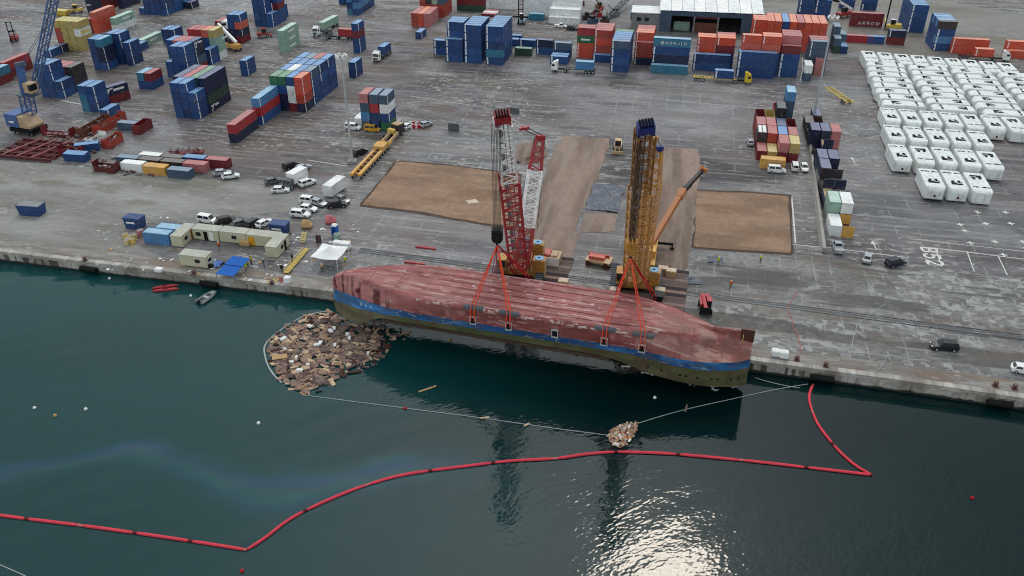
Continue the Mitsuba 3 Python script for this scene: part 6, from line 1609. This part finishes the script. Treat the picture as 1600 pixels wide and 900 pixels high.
for i in range(8): solo('road_barrier', MB().hull([(x, y, z) for x in (-.6, .6) for y, z in ((-.3, 0), (.3, 0), (-.1, .9), (.1, .9))], 'R' if i % 2 else 'white').ply('matte'), f"{'red' if i % 2 else 'white'} plastic road barrier between the white and silver cars", 'road barrier', place(G(642 + (i % 4) * 4.4, 195 + (i // 4) * 5), 30 * i), 'road barriers')
for px_, l in (((709, 203), 'dark grey upright board on the wet yard, left one'), ((803, 178), 'dark grey upright board on the wet yard, by the red crane head')): solo('board', MB().box(-1.6, -.15, 0, 1.6, .15, 1.9, 'grey').ply('paint'), l, 'board', place(G(*px_), -14))
# coiled hoses and lines on the quay
def line_on(pts, r, col, label, cat='rope', z=.05, name='mooring_line'):
    g = np.array([G(x, y) for x, y in pts]); 
    t = np.linspace(0, len(g) - 1, (len(g) - 1) * 6 + 1); q = np.stack([np.interp(t, range(len(g)), g[:, i]) for i in range(3)], 1); q[:, 2] = z; q[1:-1, :2] += (meshkit.noise(np.c_[q[1:-1, :2] * .6, q[1:-1, :1] * 0]) - .5)[:, None] * .8
    solo(name, MB().tube(q, r, col, 6).ply('matte', 60), label, cat)


line_on([(1246, 456), (1230, 480), (1243, 518), (1252, 540), (1250, 552)], .07, 'rt', 'pinkish hose lying from the yard to the quay edge', 'hose')
line_on([(1383, 475), (1340, 506), (1328, 545), (1318, 550), (1360, 555), (1430, 558)], .055, 'l', 'pale line lying in a loop on the right quay', 'rope'); line_on([(1386, 557), (1375, 575), (1366, 583)], .055, 'l', 'short pale line running to the quay edge', 'rope')

# people
_pp = {}
def person(px, yaw, label, vest='vest', trousers='trouser', helmet='white', z=0.0):
    kk = (vest, trousers)
    J = {'hip': (0, 0, .95, .15), 'chest': (0, .02, 1.35, .19), 'neck': (0, .03, 1.52, .07), 'head': (0, .05, 1.66, .115), 'hl': (.11, 0, .92, .10), 'hr': (-.11, 0, .92, .10), 'kl': (.13, .08, .50, .07), 'kr': (-.13, -.03, .50, .07), 'fl': (.14, .02, .08, .055), 'fr': (-.14, -.10, .08, .055), 'tl': (.15, .2, .05, .045), 'tr': (-.15, .08, .05, .045),
         'sl': (.21, .02, 1.42, .07), 'sr': (-.21, .02, 1.42, .07), 'el': (.27, .02, 1.14, .05), 'er': (-.27, .06, 1.14, .05), 'wl': (.25, .18, .93, .045), 'wr': (-.24, .22, .98, .045)}
    sp = {n: m3.Manifold.sphere(r, 10).translate((x, y, zz)) for n, (x, y, zz, r) in J.items()}
    if 'p' not in _pp:
        B_ = [('hip', 'chest'), ('chest', 'neck'), ('neck', 'head'), ('hip', 'hl'), ('hip', 'hr'), ('hl', 'kl'), ('hr', 'kr'), ('kl', 'fl'), ('kr', 'fr'), ('fl', 'tl'), ('fr', 'tr'), ('chest', 'sl'), ('chest', 'sr'), ('sl', 'el'), ('sr', 'er'), ('el', 'wl'), ('er', 'wr')]
        al = m3.Manifold.batch_boolean([m3.Manifold.batch_hull([sp[a], sp[b]]) for a, b in B_], m3.OpType.Add); q = al.to_mesh(); _pp['p'] = (q.vert_properties[:, :3], q.tri_verts)
    v, f = _pp['p']
    k = thing('person', label, 'person'); to = place(G(*px, z), yaw)
    c = np.where(v[:, 2] > 1.55, COL['skin'], np.where(v[:, 2] < .12, COL['black'], COL[trousers])) + .5
    part(k, 'body', mikit.ply((v, f), 'matte', True, uv=np.stack([c, c], 1)), to)
    part(k, 'vest', MB().mesh(m3.Manifold.batch_hull([m3.Manifold.sphere(.205, 10).translate(q) for q in ((.07, .02, 1.40), (-.07, .02, 1.40), (.04, 0, 1.0), (-.04, 0, 1.0))]), vest).ply('matte', 60), to); part(k, 'helmet', MB().mesh(m3.Manifold.sphere(.135, 12).translate((0, .05, 1.73)).trim_by_plane((0, 0, 1), 1.70), helmet).ply('gloss', 60), to)
    return k


for a in [((1122, 413), 0, 'person in a yellow vest beside the blue sheet', 'vest'), ((1188, 410), 90, 'person in a yellow vest at the edge of the right sand pad', 'vest'), ((1141, 450), 180, 'person in red and white behind the stern', 'orange', 'black', 'white'), ((343, 389), 200, 'person in orange walking in the cabin court', 'orange'), ((388, 417), 60, 'person in a yellow vest behind the blue canopy', 'vest'), ((393, 412), 250, 'person in a dull yellow vest behind the blue canopy', 'yellow', 'black', 'black'), ((385, 423), 30, 'person in a bright vest stooping right of the blue canopy', 'vest', 'grey'), ((540, 413), 10, 'person in a yellow vest right of the white canopy', 'vest'), ((504, 424), 160, 'person in a pale vest in front of the white canopy', 'tan', 'black'), ((441, 425), 220, 'person in black beside the yellow gangway', 'black', 'black', 'white'), ((413, 416), 90, 'person in dark clothes among the hoses', 'grey', 'black', 'white'), ((457, 408), 300, 'person in dark blue right of the yellow gangway', 'navy', 'navy', 'b')]:
    person(*a)
for px_, l in (((498, 378), 'pair of dark gas bottles on the wet concrete'), ((1140, 447), None)):
    if l: solo('gas_bottle', MB().tube([(-.3, 0, 0), (-.3, 0, 1.7)], .28, 'rust2', 8).tube([(.3, 0, 0), (.3, 0, 1.7)], .28, 'rust2', 8).ply('paint'), l, 'gas bottle', place(G(*px_)))
for px_, l, c in (((480, 355), 'tan pallet of sacks behind the line of three cars', 'tan'), ((517, 348), 'pale pink bundle near the portable toilet', 'p')): solo('sack_pallet', MB().mesh(m3.Manifold.batch_hull([m3.Manifold.sphere(.4, 10).translate(q) for q in ((-.8, -.5, .4), (.8, -.5, .4), (.8, .6, .5), (-.8, .6, 1.2), (.2, .1, 1.4))]), c).ply('matte', 60), l, 'sacks', place(G(*px_)))
# bollards and fenders
def bollard(px, i):
    g = G(*px); k = thing('bollard', f"dark mooring bollard on the quay edge, {i}", 'bollard', 'mooring bollards'); m = MB(); m.tube([(0, 0, .02), (0, 0, .55), (0, 0, .6), (0, 0, .8)], [.28, .24, .42, .38], 'rust2', 10); part(k, 'post', m.ply('paint', 40), place(g)); part(k, 'base', MB().box(-.5, -.5, .02, .5, .5, .08, 'rust2').ply('paint'), place(g, -14))


for px_, i in (((133, 407), 'at the left end'), ((303, 428), 'in front of the single cabin'), ((425, 444), 'left of the bow'), ((1245, 562), 'right of the stern'), ((1290, 572), 'where the red boom is tied'), ((1555, 603), 'near the right edge'), ((1585, 607), 'at the right edge')): bollard(px_, i)
for px_, l in (((128, 430), 'black rubber fender on the quay wall at the left'), ((315, 456), 'black rubber fender on the quay wall above the grey boat'), ((1285, 598), 'black rubber fender on the quay wall beside the red boom'), ((1565, 640), 'black rubber fender on the quay wall at the right')):
    g = G(*px_, -1.6); m = MB(); m.tube([(-1.9, 0, 0), (1.9, 0, 0)], .55, 'tyre', 12); solo('fender', m.ply('matte', 40), l, 'fender', place([*(np.array(_line.interpolate(_line.project(sg.Point(*g[:2]))).coords[0]) - SY * .45), -1.5], -14))
# litter on the pale concrete
rng = random.Random(21); m = MB()
for _ in range(170):
    x, y = rng.choice([(rng.uniform(150, 290), rng.uniform(340, 425)), (rng.uniform(270, 480), rng.uniform(405, 440)), (rng.uniform(440, 560), rng.uniform(345, 420))]); g = G(x, y); a, b = rng.uniform(.1, .45), rng.uniform(.08, .3); t = rng.uniform(0, 3)
    u_ = np.array([math.cos(t) * a, math.sin(t) * a, 0]); w_ = np.array([-math.sin(t) * b, math.cos(t) * b, 0]); z_ = rng.uniform(.03, .12)
    m.hull([g + s1 * u_ + s2 * w_ + [0, 0, zz] for s1 in (-1, 1) for s2 in (-1, 1) for zz in (.02, z_)], rng.choice(['white', 'l', 'tan', 'wood2', 'a', 'wood2', 'l', 'white', 'l', 'tan']))
solo('litter', m.ply('matte'), 'scattered pale litter on the quay round the cabins', 'litter', kind='stuff')

# ------------------------------------------------------------------ things on the water
def PW(x, y, z=WATER): return G(x, y, z)


def tube_px(pts, r, dz, n=3):
    g = np.array([PW(x, y, WATER + dz) for x, y in pts]); s = np.r_[0, np.cumsum(np.linalg.norm(np.diff(g, axis=0), axis=1))]
    from scipy.interpolate import PchipInterpolator
    f = PchipInterpolator(s, g); return f, s[-1]


boom = thing('floating_boom', 'long red floating barrier boom on the dark water', 'floating boom')
for pts in ([(-40, 799), (0, 805), (150, 824), (385, 859)], [(385, 859), (412, 842), (450, 813), (520, 778), (575, 757), (630, 742), (730, 728), (800, 720), (870, 716), (920, 709), (965, 706), (1010, 707), (1150, 718), (1250, 729), (1363, 742)], [(1363, 742), (1335, 726), (1300, 692), (1275, 657), (1265, 628), (1271, 600)]):
    f, Lb = tube_px(pts, .3, .12); n = max(2, round(Lb / 9.0))
    for i in range(n):
        q = f(np.linspace(i * Lb / n + .12, (i + 1) * Lb / n - .12, 9)); m = MB(); m.tube(q, [.15] + [.22] * 7 + [.15], 'boomred', 8); part(boom, 'float', m.ply('matte', 50))
        c0, c1 = f((i + 1) * Lb / n - .3), f(min(Lb, (i + 1) * Lb / n + .3))
        if np.linalg.norm(c1 - c0) > .1: part(boom, 'joint', MB().tube([c0, c1], .19, 'p' if i % 3 == 1 else 'maroon', 8).ply('matte'))
for pts, l in (([(472, 617), (620, 636), (760, 654), (822, 663), (950, 680)], 'thin pale rope floating left of the small debris patch'), ([(998, 661), (1070, 640), (1150, 622), (1205, 610), (1262, 600)], 'thin pale rope floating from the small debris patch to the quay'), ([(1180, 590), (1225, 602), (1250, 606)], 'short pale rope below the stern'), ([(-10, 878), (40, 900)], 'thin rope at the bottom left corner'), ([(440, 598), (415, 560), (414, 540), (440, 515), (480, 493), (515, 486)], 'pale floating line round the debris raft')):
    f, Lb = tube_px(pts, .05, .06); solo('floating_rope', MB().tube(f(np.linspace(0, Lb, 40)), .055 if 'round' not in l else .14, 'l', 5).ply('matte', 60), l, 'rope')
# debris raft: pallets one by one, planks and scrap as one mass
RAFT = sg.Polygon([(418, 545), (424, 527), (448, 508), (482, 492), (515, 488), (540, 500), (575, 517), (600, 523), (592, 545), (566, 566), (540, 568), (528, 580), (505, 596), (498, 612), (476, 617), (450, 603), (430, 580)])
rng = random.Random(77)
def rand_in(poly):
    a, b, c, d = poly.bounds
    while True:
        x, y = rng.uniform(a, c), rng.uniform(b, d)
        if poly.contains(sg.Point(x, y)): return x, y


WOODS = ['wood', 'wood', 'wood2', 'wood3', 'wood2', 'wood4', 'wood3', 'd', 'wood2']
_pal = []
for c in ['wood', 'wood2', 'wood4', 'wood3', 'wood2']:
    m = MB()
    for x in (-.6, -.08, .44): m.box(x, -.5, 0, x + .16, .5, .1, c)
    for y in np.arange(-.5, .45, .2): m.box(-.62, y, .1, .62, y + .15, .14, c)
    _pal.append(m.ply('matte'))
mass = MB()
mass.add([(*PW(x, y)[:2], WATER + .02) for x, y in list(RAFT.buffer(-3).exterior.coords)[:-1]], trimesh.creation.triangulate_polygon(RAFT.buffer(-3), engine='earcut')[1] if False else [[0, 1, 2]], 'wood3')
LOOSE = RAFT.buffer(16).difference(RAFT).intersection(sg.box(505, 505, 660, 600)).union(sg.Polygon([(590, 512), (650, 519), (640, 532), (585, 540)]))
for _n in range(900):
    x, y = rand_in(RAFT if _n < 820 else LOOSE); g = PW(x, y); a = rng.choice([.5, .9, 1.4, 2.0]) * rng.uniform(.6, 1.2) / 2; b = rng.uniform(.10, .5) / 1.2; t = math.radians(-14) + rng.gauss(0, .9); tl = rng.uniform(-.12, .12); z0 = rng.uniform(-.12, .14)
    u_ = np.array([math.cos(t) * a, math.sin(t) * a, tl * a]); w_ = np.array([-math.sin(t) * b, math.cos(t) * b, rng.uniform(-.1, .1)])
    mass.add([g + s1 * u_ + s2 * w_ + [0, 0, z0 + zz] for s1 in (-1, 1) for s2 in (-1, 1) for zz in (0, rng.uniform(.05, .3))], [[0, 1, 3, 2], [4, 6, 7, 5], [0, 4, 5, 1], [2, 3, 7, 6], [0, 2, 6, 4], [1, 5, 7, 3]], rng.choice(WOODS))
solo('floating_debris', mass.ply('matte'), 'raft of floating planks and broken timber beside the bow', 'debris', kind='stuff')
for i in range(120):
    x, y = rand_in(RAFT.buffer(-4)); g = PW(x, y, WATER + rng.uniform(.06, .22))
    ci = rng.randrange(5); solo('wooden_pallet', _pal[ci], ('brown', 'grey brown', 'pale tan', 'dark', 'grey brown')[ci] + ' wooden pallet floating in the raft of planks beside the bow', 'pallet', place(g, rng.gauss(-14, 35), (rng.uniform(-1, 1), rng.uniform(-1, 1), 0, rng.uniform(-9, 9)), [rng.uniform(.9, 1.25), rng.uniform(.85, 1.2), 1]), 'pallets in the debris raft')
for i in range(15):
    x, y = rand_in(RAFT.buffer(-3)); w = rng.uniform(.3, .6)
    solo('foam_block', MB().box(-w, -w * .6, 0, w, w * .6, .35, 'foam').ply('matte'), 'white foam block floating among the planks beside the bow', 'foam block', place(PW(x, y, WATER + .25), rng.uniform(0, 180), (1, 0, 0, rng.uniform(-12, 12))), 'foam blocks in the debris raft')
solo('panel_sheet', MB().box(-1.3, -.6, 0, 1.3, .6, .1, 'tan').box(-1.3, .62, .0, 1.2, .8, .08, 'wood').ply('matte'), 'large tan board floating at the left of the raft', 'board', place(PW(437, 558, WATER + .35), 14))
D2 = sg.Polygon([(949, 681), (958, 671), (975, 664), (996, 660), (994, 672), (984, 690), (972, 700), (958, 699)]); mass = MB()
for _ in range(330):
    x, y = rand_in(D2); g = PW(x, y); a = rng.uniform(.10, .40); b = rng.uniform(.05, .18); t = rng.uniform(0, 3.14); u_ = np.array([math.cos(t) * a, math.sin(t) * a, rng.uniform(-.06, .06)]); w_ = np.array([-math.sin(t) * b, math.cos(t) * b, 0]); z0 = rng.uniform(0, .2)
    mass.add([g + s1 * u_ + s2 * w_ + [0, 0, z0 + zz] for s1 in (-1, 1) for s2 in (-1, 1) for zz in (0, .15)], [[0, 1, 3, 2], [4, 6, 7, 5], [0, 4, 5, 1], [2, 3, 7, 6], [0, 2, 6, 4], [1, 5, 7, 3]], rng.choice(['wood', 'wood4', 'tan', 'O', 'wood2', 'wood4', 'wood2', 'wood', 'foam', 'wood3']))
solo('floating_debris', mass.ply('matte'), 'small patch of tan floating debris caught against the red boom', 'debris', kind='stuff')
for x, y, l, s_, a, c in [(668, 608, 'pale plank floating off the raft in open water', 1.6, 30, 'tan'), (632, 521, 'pale plank floating under the hull', 1.4, 35, 'tan'), (757, 653, 'tan plank caught on the floating rope', .8, 10, 'wood4'), (823, 664, 'tan plank on the rope further right', .5, 40, 'wood4'), (978, 573, 'white board floating below the yellow crane', .8, 0, 'foam'), (703, 531, 'pale stick floating below the hull', .7, 60, 'tan'), (1072, 638, 'brown branch caught on the right rope', .9, 70, 'wood2')]:
    solo('floating_plank', MB().box(-s_, -.14, 0, s_, .14, .12, c).ply('matte'), l, 'plank', place(PW(x, y, WATER + .05), a))
for x, y, c, l in [(54, 637, 'foam', 'white buoy, left of three at the left'), (86, 649, 'tan', 'pale buoy, lowest of three at the left'), (134, 639, 'foam', 'white buoy, right of three at the left'), (404, 661, 'foam', 'small white buoy left of the middle'), (633, 638, 'R', 'red buoy on the floating rope'), (378, 892, 'R', 'red buoy below the corner of the boom'), (1519, 778, 'R', 'red buoy in open water at the right'), (171, 435, 'foam', 'white float near the quay wall at the left'), (298, 462, 'foam', 'white float between the two boats'), (1023, 621, 'foam', 'white float under the stern')]:
    m = MB().mesh(trimesh.creation.icosphere(2, .28), c); solo('buoy', m.ply('matte', 60), l, 'buoy', place(PW(x, y, WATER + .1)))
for x, y, s_, l in [(1080, 597, 1.3, 'white plastic tangle, left of three below the stern'), (1117, 606, 1.0, 'white plastic tangle, middle of three below the stern'), (1145, 600, 1.2, 'white plastic tangle, right of three below the stern'), (1012, 583, 1.4, 'white plastic tangle under the hull')]:
    m = MB(); r_ = random.Random(x)
    for q in range(9): a0, a1 = r_.uniform(0, 6.3), r_.uniform(0, 6.3); m.bar((s_ * math.cos(a0) * .8, s_ * math.sin(a0), .04 + .05 * q / 3), (s_ * math.cos(a1) * .8, s_ * math.sin(a1) * .8, .06 + .05 * q / 3), .12, 'foam', .05)
    solo('plastic_tangle', m.ply('matte'), l, 'plastic', place(PW(x, y)))
def boat_hull(L, W, Hh, col, n=10):
    m = MB(); pts = []
    for sx in (-1, 1): pts.append([(L * (.5 - t), sx * W / 2 * (1 - max(0, .45 - t) / .45) ** .5 if t < .45 else sx * W / 2, .32) for t in np.linspace(.02, 1, 14)])
    return pts


k = thing('rubber_boat', 'grey rubber boat moored at the quay wall', 'boat'); to = place(PW(324, 466, WATER), 66); m = MB(); P_ = boat_hull(4.6, 1.7, .4, 'a'); m.tube(P_[0] , .26, 'a', 8); m.tube(P_[1], .26, 'a', 8); part(k, 'tube', m.ply('matte', 50), to)
part(k, 'floor', MB().prism([p[:2] for p in P_[0]] + [p[:2] for p in P_[1][::-1]], .1, .16, 'grey').ply('matte'), to); part(k, 'outboard_motor', MB().box(-2.6, -.22, .2, -2.1, .22, 1.0, 'black').ply('gloss'), to); part(k, 'seat', MB().box(-.5, -.55, .16, .1, .55, .5, 'l').ply('matte'), to); part(k, 'bow_cover', MB().hull([(1.2, -.5, .2), (1.2, .5, .2), (2.1, 0, .25), (1.2, -.4, .55), (1.2, .4, .55), (2.0, 0, .5)], 'l').ply('matte'), to)
for i, (px_, a) in enumerate((((258, 449), 16), ((259, 454), 12))):
    m = MB(); m.tube([(-2.6, 0, .1), (-1.9, .0, .18), (0, 0, .2), (1.9, 0, .18), (2.7, 0, .15)], [.05, .28, .36, .28, .04], 'R', 10); k = thing('kayak', f"red narrow float beside the quay wall, {'inner' if i == 0 else 'outer'} of two", 'float', 'red floats'); to = place(PW(*px_), a); part(k, 'hull', m.ply('gloss', 60), to); part(k, 'cockpit', MB().box(-.5, -.2, .48, .5, .2, .58, 'maroon').ply('matte'), to)
# far road and hill beyond the yard
struct('far_road', mikit.ply(flat([G(1380, -60)[:2], G(1500, 6)[:2], G(1610, 24)[:2], G(1800, 60)[:2], G(1900, 40)[:2], G(1610, 8)[:2], G(1400, -90)[:2]], .012), 'apron_mat'))
if _mass.n: solo('distant_containers', _mass.ply('paint'), 'small far containers of mixed colours behind and between the stacks', 'containers', kind='stuff')
